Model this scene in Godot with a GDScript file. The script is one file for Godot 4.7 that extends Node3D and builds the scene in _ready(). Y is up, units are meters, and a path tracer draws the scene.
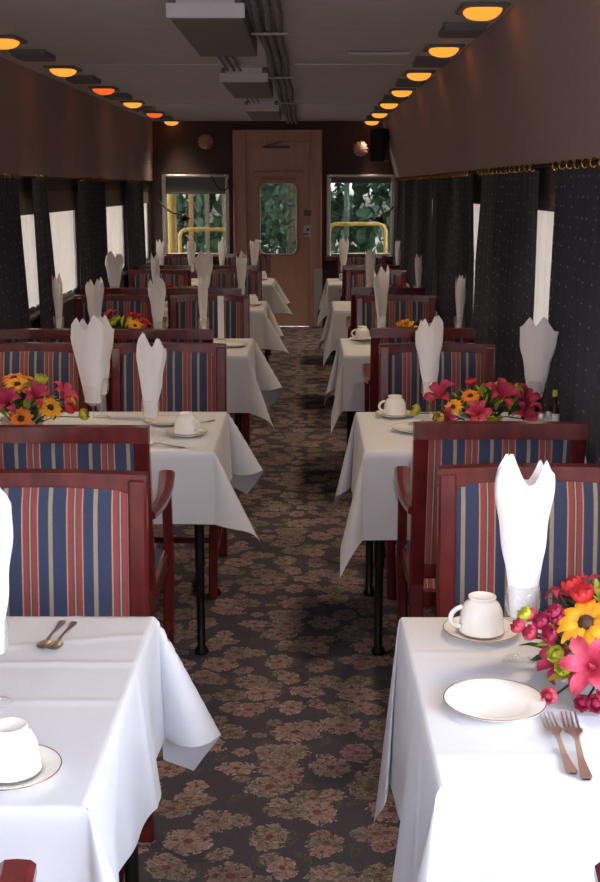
extends Node3D
# A railway dining car seen along its aisle. x is measured from the camera, y from the carpet, z runs backwards (the far door is at negative z).

const EYE := 1.63
const WALL_L := -1.82
const WALL_R := 1.05
const END := 14.25
const REAR := -6.6            # the car goes on this far behind the camera
const CEIL := 2.37
const TOP := 0.75             # table height
const FAR := [2.38, 4.72, 7.1, 9.48, 11.88]   # far edge of each table row
const DEEP := 0.73
const ORD := ["first", "second", "third", "fourth", "fifth"]

var used := {}
var mat := {}
var rng := RandomNumberGenerator.new()

# ------------------------------------------------------------------ naming and adding
func numbered(called: String) -> String:
	if not used.has(called):
		used[called] = 0
		return called
	used[called] += 1
	return "%s_%03d" % [called, used[called]]

func tag(o: Node, label: String, category: String, group := "", kind := "") -> void:
	if label: o.set_meta("label", label)
	if category: o.set_meta("category", category)
	if group: o.set_meta("group", group)
	if kind: o.set_meta("kind", kind)

func thing(called: String, at: Vector3, label: String, category: String, group := "", turn := 0.0) -> Node3D:
	var o := Node3D.new()
	o.name = numbered(called)
	add_child(o, true)
	o.position = at
	o.rotation.y = turn
	tag(o, label, category, group)
	return o

func surface(): 
	var st := SurfaceTool.new()
	st.begin(Mesh.PRIMITIVE_TRIANGLES)
	return st

func mesh_of(st: SurfaceTool) -> ArrayMesh:
	st.generate_normals()
	return st.commit()

func part(called: String, mesh: Mesh, m: Material, parent: Node = null, at := Transform3D()) -> MeshInstance3D:
	var o := MeshInstance3D.new()
	o.mesh = mesh
	o.material_override = m
	if parent == null or parent == self:
		o.name = numbered(called)
		add_child(o, true)
	else:
		o.name = called
		parent.add_child(o, true)
	o.transform = at
	return o

func build(called: String, st: SurfaceTool, m: Material, parent: Node = null) -> MeshInstance3D:
	return part(called, mesh_of(st), m, parent)

func struct(called: String, st: SurfaceTool, m: Material, label: String, category: String) -> MeshInstance3D:
	var o := build(called, st, m)
	tag(o, label, category, "", "structure")
	return o

func again(src: Node3D, label: String, at: Vector3, turn: float) -> Node3D:
	var stem: String = src.get_meta("stem") if src.has_meta("stem") else String(src.name)
	var c: Node3D = src.duplicate()
	c.name = numbered(stem)
	add_child(c, true)
	c.position = at
	c.rotation = Vector3(0, turn, 0)
	c.set_meta("label", label)
	return c

# ------------------------------------------------------------------ shapes
func face(st: SurfaceTool, p: Array, out: Vector3) -> void:
	var n: Vector3 = (p[1] - p[0]).cross(p[2] - p[0])
	if n.dot(out) > 0.0: p.reverse()
	for k in range(1, p.size() - 1):
		st.add_vertex(p[0]); st.add_vertex(p[k]); st.add_vertex(p[k + 1])

func box(st: SurfaceTool, c: Vector3, s: Vector3, b := 0.0, basis := Basis()) -> void:
	st.set_smooth_group(-1)
	var h := s * 0.5
	var v := func(sx: float, sy: float, sz: float, ax: int) -> Vector3:
		var q := Vector3(sx * h.x, sy * h.y, sz * h.z)
		if ax != 0: q.x -= sx * b
		if ax != 1: q.y -= sy * b
		if ax != 2: q.z -= sz * b
		return c + basis * q
	for ax in 3:
		for s0 in [-1.0, 1.0]:
			var o := Vector3(); o[ax] = s0
			var pts := []
			for e in [[-1.0, -1.0], [1.0, -1.0], [1.0, 1.0], [-1.0, 1.0]]:
				var g := Vector3(); g[ax] = s0; g[(ax + 1) % 3] = e[0]; g[(ax + 2) % 3] = e[1]
				pts.append(v.call(g.x, g.y, g.z, ax))
			face(st, pts, basis * o)
	if b <= 0.0: return
	for ax in 3:
		for e in [[-1.0, -1.0], [1.0, -1.0], [1.0, 1.0], [-1.0, 1.0]]:
			var g := Vector3(); g[(ax + 1) % 3] = e[0]; g[(ax + 2) % 3] = e[1]
			var g0 := g; g0[ax] = -1.0
			var g1 := g; g1[ax] = 1.0
			var a1 := (ax + 1) % 3
			var a2 := (ax + 2) % 3
			face(st, [v.call(g0.x, g0.y, g0.z, a1), v.call(g1.x, g1.y, g1.z, a1), v.call(g1.x, g1.y, g1.z, a2), v.call(g0.x, g0.y, g0.z, a2)], basis * g)
	for sx in [-1.0, 1.0]:
		for sy in [-1.0, 1.0]:
			for sz in [-1.0, 1.0]:
				face(st, [v.call(sx, sy, sz, 0), v.call(sx, sy, sz, 1), v.call(sx, sy, sz, 2)], basis * Vector3(sx, sy, sz))

func bar(st: SurfaceTool, a: Vector3, b: Vector3, w: float, d: float, bev := 0.004, up := Vector3.BACK) -> void:
	# a straight square member from a to b
	var y := (b - a).normalized()
	var x := y.cross(up).normalized()
	box(st, (a + b) * 0.5, Vector3(w, a.distance_to(b), d), bev, Basis(x, y, x.cross(y)))

func lathe(st: SurfaceTool, prof: Array, seg := 24, at := Vector3.ZERO, squash := Vector3.ONE, smooth := 0) -> void:
	st.set_smooth_group(smooth)
	for i in prof.size() - 1:
		for j in seg:
			var a0 := TAU * j / seg
			var a1 := TAU * (j + 1) / seg
			var p := []
			for q in [[i, a0], [i, a1], [i + 1, a1], [i + 1, a0]]:
				var r: Vector2 = prof[q[0]]
				p.append(at + Vector3(r.x * cos(q[1]), r.y, r.x * sin(q[1])) * squash)
			st.add_vertex(p[0]); st.add_vertex(p[1]); st.add_vertex(p[2])
			st.add_vertex(p[0]); st.add_vertex(p[2]); st.add_vertex(p[3])

func tube(st: SurfaceTool, pts: Array, radii: Variant, seg := 8, flat := Vector3.ZERO) -> void:
	# a round member along points; flat squashes it along that direction
	st.set_smooth_group(0)
	var rings := []
	var side := Vector3.ZERO
	for i in pts.size():
		var t: Vector3 = (pts[mini(i + 1, pts.size() - 1)] - pts[maxi(i - 1, 0)]).normalized()
		if side == Vector3.ZERO:
			side = t.cross(Vector3.UP if absf(t.y) < 0.9 else Vector3.RIGHT).normalized()
		side = (side - t * side.dot(t)).normalized()
		var other := t.cross(side)
		var r: float = radii[i] if radii is Array else radii
		var ring := []
		for j in seg:
			var a := TAU * j / seg
			ring.append(pts[i] + (side * cos(a) + other * sin(a)) * r)
		rings.append(ring)
	for i in pts.size() - 1:
		var mid: Vector3 = (pts[i] + pts[i + 1]) * 0.5
		for j in seg:
			var k := (j + 1) % seg
			var q := [rings[i][j], rings[i][k], rings[i + 1][k], rings[i + 1][j]]
			face(st, q, (q[0] + q[2]) * 0.5 - mid)
	st.set_smooth_group(-1)
	face(st, rings[0].duplicate(), pts[0] - pts[1])
	face(st, rings[-1].duplicate(), pts[-1] - pts[-2])

func sheet(st: SurfaceTool, grid: Array, uvs: Array = [], smooth := 0) -> void:
	st.set_smooth_group(smooth)
	for i in grid.size() - 1:
		for j in grid[i].size() - 1:
			for q in [[i, j], [i, j + 1], [i + 1, j + 1], [i, j], [i + 1, j + 1], [i + 1, j]]:
				if uvs.size(): st.set_uv(uvs[q[0]][q[1]])
				st.add_vertex(grid[q[0]][q[1]])

func torus_points(r: float, n := 24, y := 0.0) -> Array:
	var p := []
	for i in n + 1: p.append(Vector3(r * cos(TAU * i / n), y, r * sin(TAU * i / n)))
	return p

# ------------------------------------------------------------------ materials
func noise_tex(freq: float, ramp: Array, size := 256, seed_ := 1, octaves := 3) -> NoiseTexture2D:
	var n := FastNoiseLite.new()
	n.seed = seed_; n.frequency = freq; n.fractal_octaves = octaves
	n.noise_type = FastNoiseLite.TYPE_SIMPLEX_SMOOTH
	var t := NoiseTexture2D.new()
	t.width = size; t.height = size; t.seamless = true; t.noise = n; t.generate_mipmaps = false
	var g := Gradient.new()
	g.set_color(0, ramp[0]); g.set_color(1, ramp[1])
	t.color_ramp = g
	return t

func noise_normal(freq: float, bump: float, size := 256, seed_ := 5) -> NoiseTexture2D:
	var n := FastNoiseLite.new()
	n.seed = seed_; n.frequency = freq; n.fractal_octaves = 3
	var t := NoiseTexture2D.new()
	t.width = size; t.height = size; t.seamless = true; t.noise = n
	t.as_normal_map = true; t.bump_strength = bump; t.generate_mipmaps = false
	return t

func plain(col: Color, rough := 0.7, metal := 0.0) -> StandardMaterial3D:
	var m := StandardMaterial3D.new()
	m.albedo_color = col; m.roughness = rough; m.metallic = metal
	return m

func tri(m: StandardMaterial3D, t: Texture2D, scale: Variant, world := false) -> StandardMaterial3D:
	m.albedo_texture = t
	m.uv1_triplanar = true
	m.uv1_world_triplanar = world
	m.uv1_scale = scale if scale is Vector3 else Vector3.ONE * scale
	return m

func stripes_image() -> Image:
	# navy ticking with a tan line between groups of paired red bands edged in tan and green
	var w := 256
	var im := Image.create(w, 64, false, Image.FORMAT_RGB8)
	var navy := Color8(54, 61, 92)
	var tan := Color8(166, 150, 134)
	var red := Color8(148, 64, 67)
	var green := Color8(62, 78, 74)
	var r := RandomNumberGenerator.new(); r.seed = 4
	for x in w:
		var u := x / 256.0
		var c := navy
		if u > 0.17 and u < 0.265: c = tan.darkened(0.08)
		if (u > 0.155 and u < 0.17) or (u > 0.265 and u < 0.28): c = green
		if u > 0.57 and u < 0.945:
			c = red
			if u < 0.60 or u > 0.915: c = tan
			if u > 0.715 and u < 0.745: c = green
			if u > 0.745 and u < 0.775: c = tan
			if u > 0.775 and u < 0.80: c = green
		if (u > 0.55 and u < 0.57) or (u > 0.945 and u < 0.965): c = green
		for y in 64:
			var k := r.randf_range(-0.05, 0.05) + (0.03 if (x + y) % 2 else -0.03)
			im.set_pixel(x, y, Color(c.r + k * c.r * 2, c.g + k * c.g * 2, c.b + k * c.b * 2))
	return im

func dots_image() -> Image:
	var w := 128
	var im := Image.create(w, w, false, Image.FORMAT_RGB8)
	var r := RandomNumberGenerator.new(); r.seed = 9
	for y in w:
		for x in w:
			var k := r.randf_range(-0.012, 0.012)
			im.set_pixel(x, y, Color(0.245 + k, 0.25 + k, 0.295 + k))
	for d in [[32, 32], [96, 96]]:
		for y in range(-13, 14):
			for x in range(-13, 14):
				var q := Vector2(x, y).length()
				var petal := 9.0 + 3.0 * cos(4.0 * atan2(y, x))
				if q < petal:
					im.set_pixel(d[0] + x, d[1] + y, Color(0.50, 0.54, 0.60) if q < 6.5 else Color(0.37, 0.40, 0.47))
	return im

func carpet_image() -> Image:
	var w := 1024
	var im := Image.create(w, w, false, Image.FORMAT_RGB8)
	im.fill(Color8(64, 61, 72))
	var r := RandomNumberGenerator.new(); r.seed = 21
	var n := FastNoiseLite.new(); n.seed = 3; n.frequency = 0.06; n.fractal_octaves = 2
	var cols := [Color8(162, 134, 132), Color8(146, 120, 120), Color8(152, 118, 124), Color8(140, 124, 116), Color8(168, 140, 134)]
	var leafc := [Color8(84, 82, 74), Color8(74, 76, 78), Color8(92, 82, 76)]
	# scrolling leaves first
	for i in 120:
		var c := Vector2(r.randf() * w, r.randf() * w)
		var a := r.randf() * TAU
		var l := r.randf_range(26, 48)
		var col: Color = leafc[r.randi() % 3]
		for y in range(-50, 51):
			for x in range(-50, 51):
				var p := Vector2(x, y).rotated(a)
				p.y += 0.012 * p.x * p.x
				var q := absf(p.x) / l
				if q < 1.0 and absf(p.y) < (1.0 - q * q) * l * 0.33:
					if absf(p.y) > 1.6:
						im.set_pixel(posmod(int(c.x) + x, w), posmod(int(c.y) + y, w), col.darkened(0.12 + 0.2 * n.get_noise_2d(c.x + x, c.y + y)))
	# blossoms on a jittered lattice, big ones under small ones
	for pass_ in 2:
		for gy in 9:
			for gx in 8:
				var c := Vector2((gx + 0.5 + (0.5 if (gy + pass_) % 2 else 0.0) + r.randf_range(-0.35, 0.35)) * w / 8.0, (gy + 0.5 + pass_ * 0.45 + r.randf_range(-0.35, 0.35)) * w / 9.0)
				var rad := r.randf_range(44, 66) if pass_ == 0 else r.randf_range(22, 38)
				var lobes: int = [5, 6, 7, 5][r.randi() % 4]
				var ph := r.randf() * TAU
				var sq := r.randf_range(0.66, 1.0)
				var tilt := r.randf() * TAU
				var col: Color = cols[r.randi() % 5]
				if r.randf() < 0.22: col = Color8(128, 120, 104)
				var alt: Color = cols[r.randi() % 5]
				var off := Vector2(r.randf_range(-0.25, 0.25), r.randf_range(-0.25, 0.25)) * rad
				var rr := int(rad * 1.5)
				for y in range(-rr, rr + 1):
					for x in range(-rr, rr + 1):
						var p := Vector2(x, y).rotated(tilt)
						p.y /= sq
						if p.length() > rad * 1.4: continue
						var nz := n.get_noise_2d(c.x + x, c.y + y)
						var pc := p - off * (1.0 - clampf(p.length() / rad, 0, 1))
						var a := atan2(pc.y, pc.x) + ph + 0.5 * nz
						var q := p.length() / rad
						var lobe := absf(cos(a * lobes * 0.5))
						var edge := 0.70 + 0.30 * sqrt(lobe) + 0.24 * nz
						if q > edge: continue
						var k := col
						if lobe < 0.22 and q > 0.2: k = Color8(72, 63, 66)
						elif q < 0.2: k = Color8(112, 70, 70)
						elif absf(sin(a * lobes * 1.5 + q * 5.0)) < 0.30 + 0.5 * nz: k = col.darkened(0.28)
						elif q > edge - 0.16: k = col.lightened(0.10)
						elif nz > 0.25: k = alt
						im.set_pixel(posmod(int(c.x) + x, w), posmod(int(c.y) + y, w), k.darkened(clampf(0.11 - 0.22 * nz, 0, 0.5)))
	for y in w:
		for x in w:
			var c := im.get_pixel(x, y)
			var k := r.randf_range(0.86, 1.14)
			im.set_pixel(x, y, Color(c.r * k, c.g * k, c.b * k))
	return im

func make_materials() -> void:
	var wood := tri(plain(Color(0.86, 0.86, 0.86), 0.26), noise_tex(0.018, [Color8(88, 24, 28), Color8(140, 46, 44)], 256, 7, 4), Vector3(3.0, 0.9, 3.0))
	wood.clearcoat_enabled = true; wood.clearcoat = 0.5; wood.clearcoat_roughness = 0.15
	mat.wood = wood
	var stripe := tri(plain(Color.WHITE, 0.85), ImageTexture.create_from_image(stripes_image()), Vector3(9.4, 9.4, 9.4))
	stripe.uv1_triplanar_sharpness = 40.0
	mat.stripe = stripe
	var cloth := plain(Color(0.84, 0.845, 0.875), 0.8)
	cloth.normal_enabled = true; cloth.normal_texture = noise_normal(0.012, 2.4, 256, 8); cloth.normal_scale = 0.22
	cloth.uv1_triplanar = true; cloth.uv1_scale = Vector3.ONE * 2.2
	cloth.cull_mode = BaseMaterial3D.CULL_DISABLED
	mat.cloth = cloth
	var nap := plain(Color(0.93, 0.91, 0.92), 0.8)
	nap.cull_mode = BaseMaterial3D.CULL_DISABLED
	nap.backlight_enabled = true; nap.backlight = Color(0.25, 0.25, 0.25)
	mat.napkin = nap
	var carpet := tri(plain(Color.WHITE, 0.95), ImageTexture.create_from_image(carpet_image()), 0.86, true)
	mat.carpet = carpet
	mat.curtain = plain(Color.WHITE, 0.9)
	mat.curtain.albedo_texture = ImageTexture.create_from_image(dots_image())
	mat.curtain.cull_mode = BaseMaterial3D.CULL_DISABLED
	mat.sheer = plain(Color(0.95, 0.92, 0.86), 0.9)
	mat.sheer.cull_mode = BaseMaterial3D.CULL_DISABLED
	mat.sheer.backlight_enabled = true; mat.sheer.backlight = Color(0.345, 0.31, 0.285)
	mat.shade = plain(Color(0.52, 0.46, 0.42), 0.9)
	mat.ceiling = tri(plain(Color.WHITE, 0.55), noise_tex(0.02, [Color8(206, 207, 212), Color8(216, 217, 222)]), 1.0, true)
	mat.panel = tri(plain(Color.WHITE, 0.85), noise_tex(0.05, [Color8(170, 146, 147), Color8(182, 158, 158)]), 2.0, true)
	mat.wall = tri(plain(Color.WHITE, 0.8), noise_tex(0.04, [Color8(88, 74, 75), Color8(98, 84, 84)]), 2.0, true)
	mat.door = tri(plain(Color.WHITE, 0.45), noise_tex(0.02, [Color8(228, 182, 164), Color8(238, 196, 178)], 256, 6, 4), Vector3(4, 0.7, 4), true)
	mat.doorframe = tri(plain(Color.WHITE, 0.45), noise_tex(0.02, [Color8(214, 168, 152), Color8(226, 180, 164)], 256, 16, 4), Vector3(4, 0.7, 4), true)
	mat.china = plain(Color(0.96, 0.95, 0.935), 0.15)
	mat.china.metallic_specular = 0.4
	mat.gold = plain(Color(0.66, 0.52, 0.42), 0.3, 0.8)
	mat.brass = plain(Color(0.86, 0.66, 0.34), 0.25, 1.0)
	mat.steel = plain(Color(0.74, 0.70, 0.67), 0.42, 1.0)
	mat.silver = plain(Color(0.80, 0.79, 0.78), 0.38, 0.35)
	mat.black = plain(Color(0.07, 0.065, 0.07), 0.4)
	mat.grey = plain(Color(0.50, 0.50, 0.51), 0.6)
	mat.darkgrey = plain(Color(0.48, 0.47, 0.48), 0.6)
	mat.white = plain(Color(0.93, 0.92, 0.95), 0.5)
	mat.slip = plain(Color(0.95, 0.95, 0.95), 0.6)
	var g := plain(Color(1, 1, 1, 0.08), 0.03)
	g.transparency = BaseMaterial3D.TRANSPARENCY_ALPHA
	g.cull_mode = BaseMaterial3D.CULL_DISABLED
	mat.glass = g
	var t := plain(Color(0.16, 0.24, 0.22, 0.68), 0.04)
	t.transparency = BaseMaterial3D.TRANSPARENCY_ALPHA
	mat.doorglass = t
	var amber := plain(Color(1.0, 0.62, 0.18), 0.4)
	amber.emission_enabled = true; amber.emission = Color(1.0, 0.62, 0.22); amber.emission_energy_multiplier = 0.60
	mat.amber = amber
	var dim := plain(Color(1.0, 0.45, 0.18), 0.4)
	dim.emission_enabled = true; dim.emission = Color(1.0, 0.42, 0.16); dim.emission_energy_multiplier = 0.42
	mat.amberdim = dim
	mat.pinkglass = plain(Color(0.80, 0.62, 0.56), 0.12, 0.1)
	mat.pinkglass.clearcoat_enabled = true
	mat.yellowpaint = plain(Color(0.88, 0.68, 0.30), 0.4)
	mat.amberwood = plain(Color(0.62, 0.42, 0.22), 0.8)
	mat.bark = plain(Color(0.42, 0.38, 0.27), 0.9)
	mat.bottleglass = plain(Color(0.20, 0.13, 0.07), 0.08)
	for f in [["yellow", Color8(236, 162, 28)], ["orange", Color8(226, 124, 26)], ["magenta", Color8(166, 34, 78)], ["pink", Color8(196, 62, 90)], ["red", Color8(206, 44, 50)], ["lime", Color8(176, 178, 52)], ["brown", Color8(62, 36, 22)], ["leaf", Color8(74, 104, 48)], ["leafdark", Color8(46, 72, 40)]]:
		mat[f[0]] = plain(f[1], 0.6)
		mat[f[0]].cull_mode = BaseMaterial3D.CULL_DISABLED
		mat[f[0]].backlight_enabled = true
		mat[f[0]].backlight = f[1].darkened(0.6)

# ------------------------------------------------------------------ chair
var chair0 := {}
func loft(st: SurfaceTool, row: Array) -> void:
	# a member along z: [centre, half width, half thickness], with an eased upper edge
	var sec := [[-1.0, -0.7], [-1.0, 0.4], [-0.7, 0.9], [0.0, 1.0], [0.7, 0.9], [1.0, 0.4], [1.0, -0.7], [0.7, -1.0], [-0.7, -1.0]]
	st.set_smooth_group(-1)
	for i in row.size() - 1:
		var a: Array = row[i]
		var b: Array = row[i + 1]
		var mid: Vector3 = (a[0] + b[0]) * 0.5
		for j in sec.size():
			var k := (j + 1) % sec.size()
			var q := []
			for e in [[a, j], [a, k], [b, k], [b, j]]:
				q.append(e[0][0] + Vector3(sec[e[1]][0] * e[0][1], sec[e[1]][1] * e[0][2], 0))
			face(st, q, (q[0] + q[2]) * 0.5 - mid)
	for e in [[row[0], -1.0], [row[-1], 1.0]]:
		var q := []
		for c in sec: q.append(e[0][0] + Vector3(c[0] * e[0][1], c[1] * e[0][2], 0))
		face(st, q, Vector3(0, 0, e[1]))

func make_chair(arms := true) -> Node3D:
	# its front looks along +z; the origin is on the carpet under the seat
	var called := "dining_armchair" if arms else "dining_chair"
	var t := thing(called, Vector3.ZERO, "", "armchair" if arms else "chair", "striped mahogany armchairs" if arms else "striped mahogany chairs")
	t.set_meta("stem", called)
	for s in [-1.0, 1.0]:
		var st = surface()     # rear leg and stile in one raked piece
		bar(st, Vector3(s * 0.222, 0, -0.33), Vector3(s * 0.228, 0.46, -0.255), 0.042, 0.042, 0.005)
		bar(st, Vector3(s * 0.228, 0.45, -0.256), Vector3(s * 0.228, 0.95, -0.315), 0.044, 0.040, 0.006)
		build("rear_leg", st, mat.wood, t)
		st = surface()
		bar(st, Vector3(s * 0.222, 0, 0.25), Vector3(s * 0.232, 0.42, 0.245), 0.036, 0.036, 0.005)
		if arms: bar(st, Vector3(s * 0.232, 0.41, 0.245), Vector3(s * 0.240, 0.690, 0.15), 0.032, 0.034, 0.005)
		build("front_leg", st, mat.wood, t)
		if arms:
			st = surface()         # arm, dished along its length
			var row := []
			for i in 15:
				var f := i / 14.0
				row.append([Vector3(s * (0.240 + 0.012 * sin(f * PI)), 0.692 + 0.014 * f * f - 0.012 * sin(f * PI), lerpf(-0.29, 0.175, f)), 0.019 + 0.007 * smoothstep(0.3, 1.0, f), 0.013])
			loft(st, row)
			build("arm", st, mat.wood, t)
	var top = surface()        # crowned top rail
	var n := 12
	var rail := []
	for i in n + 1:
		var u := i / float(n) * 2.0 - 1.0
		var x := u * 0.25
		var y := 0.966 - 0.004 * u * u
		var z := -0.318 - 0.012 * (1.0 - u * u)
		rail.append([x, y, z])
	for i in n:
		var a: Array = rail[i]
		var b: Array = rail[i + 1]
		for f in [[[0.0, 0.020], [0.0, -0.020], Vector3.UP], [[-0.046, 0.022], [-0.046, -0.022], Vector3.DOWN], [[0.0, 0.020], [-0.046, 0.022], Vector3.BACK], [[0.0, -0.020], [-0.046, -0.022], Vector3.FORWARD]]:
			top.set_smooth_group(-1)
			face(top, [Vector3(a[0], a[1] + f[0][0], a[2] + f[0][1]), Vector3(b[0], b[1] + f[0][0], b[2] + f[0][1]), Vector3(b[0], b[1] + f[1][0], b[2] + f[1][1]), Vector3(a[0], a[1] + f[1][0], a[2] + f[1][1])], f[2])
	for e in [rail[0], rail[n]]:
		face(top, [Vector3(e[0], e[1], e[2] + 0.02), Vector3(e[0], e[1], e[2] - 0.02), Vector3(e[0], e[1] - 0.046, e[2] - 0.022), Vector3(e[0], e[1] - 0.046, e[2] + 0.022)], Vector3(signf(e[0]), 0, 0))
	build("top_rail", top, mat.wood, t)
	var low = surface()
	box(low, Vector3(0, 0.50, -0.262), Vector3(0.42, 0.05, 0.034), 0.005)
	build("lower_rail", low, mat.wood, t)
	# padded back, softly domed on both sides
	var pad = surface()
	for side in [1.0, -1.0]:
		var g := []
		for i in 11:
			var row := []
			for j in 11:
				var u := j / 10.0 * 2.0 - 1.0
				var v := i / 10.0 * 2.0 - 1.0
				var y := lerpf(0.515, 0.932, i / 10.0)
				var zc := lerpf(-0.264, -0.312, i / 10.0)
				var dome := 0.016 + 0.014 * (1.0 - pow(u, 4)) * (1.0 - pow(v, 4))
				if absf(u) > 0.99 or absf(v) > 0.99: dome = 0.010
				row.append(Vector3(u * 0.208 * side, y - 0.010 * u * u * smoothstep(0.5, 1.0, i / 10.0), zc + side * dome))
			g.append(row)
		sheet(pad, g)
	build("back_pad", pad, mat.stripe, t)
	var seat = surface()
	var sg := []
	for i in 9:
		var row := []
		for j in 9:
			var u := j / 8.0 * 2.0 - 1.0
			var v := i / 8.0 * 2.0 - 1.0
			var rim := maxf(absf(u), absf(v))
			row.append(Vector3(u * lerpf(0.215, 0.235, i / 8.0), 0.475 - 0.055 * pow(rim, 8), lerpf(-0.24, 0.275, i / 8.0)))
		sg.append(row)
	sheet(seat, sg)
	build("seat_pad", seat, mat.stripe, t)
	var ap = surface()
	box(ap, Vector3(0, 0.40, 0.255), Vector3(0.44, 0.055, 0.026), 0.004)
	box(ap, Vector3(0, 0.40, -0.235), Vector3(0.42, 0.055, 0.026), 0.004)
	for s in [-1.0, 1.0]: box(ap, Vector3(s * 0.222, 0.40, 0.0), Vector3(0.026, 0.055, 0.50), 0.004)
	build("seat_rail", ap, mat.wood, t)
	var sb = surface()
	for s in [-1.0, 1.0]: bar(sb, Vector3(s * 0.224, 0.17, -0.29), Vector3(s * 0.226, 0.17, 0.248), 0.022, 0.022, 0.004, Vector3.UP)
	bar(sb, Vector3(-0.224, 0.17, 0.0), Vector3(0.224, 0.17, 0.0), 0.022, 0.022, 0.004, Vector3.UP)
	build("stretcher", sb, mat.wood, t)
	return t

func place_chair(x: float, zback: float, away: bool, label: String) -> void:
	# zback: how far from the camera the top of the back stands
	var z := -(zback - 0.32) if not away else -(zback + 0.32)
	var turn := PI if away else 0.0
	if not chair0.has(away):
		chair0[away] = make_chair(away)
		chair0[away].position = Vector3(x, 0, z); chair0[away].rotation.y = turn
		chair0[away].set_meta("label", label)
	else:
		again(chair0[away], label, Vector3(x, 0, z), turn)

# ------------------------------------------------------------------ table and its cloth
var leg_mesh: Mesh
func table(cx: float, zfar: float, w: float, deep: float, label: String, wide: bool) -> void:
	var t := thing("dining_table", Vector3(cx, 0, -(zfar - deep * 0.5)), label, "table", "four-seat tables" if wide else "two-seat tables")
	var st = surface()
	box(st, Vector3(0, TOP - 0.022, 0), Vector3(w - 0.012, 0.03, deep - 0.012), 0.006)
	build("table_top", st, mat.wood, t)
	if leg_mesh == null:
		st = surface()
		lathe(st, [Vector2(0, 0), Vector2(0.024, 0.0), Vector2(0.026, 0.012), Vector2(0.015, 0.03), Vector2(0.0155, 0.32), Vector2(0.019, 0.335), Vector2(0.0175, 0.35), Vector2(0.0175, 0.70), Vector2(0.03, 0.713)], 14)
		leg_mesh = mesh_of(st)
	for sx in [-1.0, 1.0]:
		for sz in [-1.0, 1.0]:
			part("leg", leg_mesh, mat.black, t, Transform3D(Basis(), Vector3(sx * (w * 0.5 - 0.055), 0, sz * (deep * 0.5 - 0.05))))

func tablecloth(cx: float, zfar: float, w: float, deep: float, o: float, corners: Array, label: String, group: String, seed_: int, creases := []) -> void:
	# corners: for (-x,near) (+x,near) (-x,far) (+x,far): [swing towards the aisle side 0..1, angle from the vertical, where the ridge runs, openness]
	var r := RandomNumberGenerator.new(); r.seed = seed_
	var ph := r.randf() * TAU
	var hw := w * 0.5
	var hd := deep * 0.5
	var us := []
	var vs := []
	for q in [[us, hw, 15], [vs, hd, 11]]:
		var h: float = q[1]
		for k in 18: q[0].append(-h - o + o * k / 18.0)
		for k in [0.985, 0.995]: q[0].append(-h - o + o * k)
		var nn: int = int(q[2]) * (8 if creases.size() > 2 else 2)
		for k in nn + 1: q[0].append(-h + 2.0 * h * k / nn)
		for k in [0.005, 0.015]: q[0].append(h + o * k)
		for k in 18: q[0].append(h + o * (k + 1) / 18.0)
	var grid := []
	for v in vs:
		var row := []
		for u in us:
			row.append(drape(u, v, hw, hd, o, corners, ph, creases))
		grid.append(row)
	var st = surface()
	sheet(st, grid)
	var m := build("tablecloth", st, mat.cloth)
	m.position = Vector3(cx, TOP, -(zfar - hd))
	tag(m, label, "tablecloth", group)

func drape(u: float, v: float, hw: float, hd: float, o: float, corners: Array, ph: float, creases: Array) -> Vector3:
	var a := maxf(absf(u) - hw, 0.0)
	var b := maxf(absf(v) - hd, 0.0)
	var sx := signf(u)
	var sz := signf(v)
	var soft := 0.006     # the cloth rolls over the edge
	if a == 0.0 and b == 0.0:
		var y := 0.0
		for c in creases:   # [point x, z, direction angle, height]
			var d := absf(-(u - c[0]) * sin(c[2]) + (v - c[1]) * cos(c[2]))
			y += c[3] * exp(-pow(d / 0.010, 2))
		return Vector3(u, y, v)
	if b == 0.0:
		var f := cos(v / hd * PI * 0.5)
		var wave := (0.020 * sin(v * 13.0 + ph) + 0.008 * sin(v * 29.0 + ph * 2.0)) * f * pow(a / o, 1.2) * (0.2 if sx > 0 and hw < 0.5 else 1.0)
		if creases.size() > 2:
			for e in [[-0.10, 0.0], [0.14, 0.25]]:
				wave += 0.004 * exp(-pow((v - e[0] - e[1] * a) / 0.012, 2)) * minf(a / 0.03, 1.0)
		return Vector3(sx * (hw + soft * minf(a / 0.01, 1.0) + 0.04 * a + wave), -a, v)
	if a == 0.0:
		var f := cos(u / hw * PI * 0.5)
		var wave := (0.018 * sin(u * 10.0 + ph) + 0.008 * sin(u * 25.0 + ph)) * f * pow(b / o, 1.2)
		return Vector3(u, -b, sz * (hd + soft * minf(b / 0.01, 1.0) + 0.04 * b + wave))
	var c: Array = corners[(1 if sx > 0 else 0) + (0 if sz > 0 else 2)]
	var rr := sqrt(a * a + b * b)
	var phi := atan2(b, a) / (PI * 0.5)
	var stop: float = c[4] if c.size() > 4 else 1.0
	var t: float = phi / c[2] if phi < c[2] else maxf(stop - phi, 0.0) / (stop - c[2])
	var sm := sin(t * PI * 0.5)
	sm = lerpf(sm * sm, sm, 0.5)
	var gam: float = deg_to_rad(c[1]) * sm
	var turn: float = c[0] * PI * 0.5      # 0: along x, 1: along z
	var hdir := Vector3(sx * cos(turn), 0, sz * sin(turn))
	var perp := Vector3(sx * sin(turn), 0, -sz * cos(turn))
	var open: float = c[3] * sin(PI * t) * (1.0 if phi < c[2] else -0.8) * rr
	var p := Vector3(sx * hw, 0, sz * hd) + Vector3.DOWN * rr * cos(gam) + hdir * rr * sin(gam) + perp * open
	p += Vector3(sx, 0, sz) * soft * minf(rr / 0.01, 1.0)
	# keep the flare of the two side panels where the corner begins and ends
	p.x += sx * 0.04 * rr * (1.0 - phi)
	p.z += sz * 0.04 * rr * phi
	return p

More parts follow.
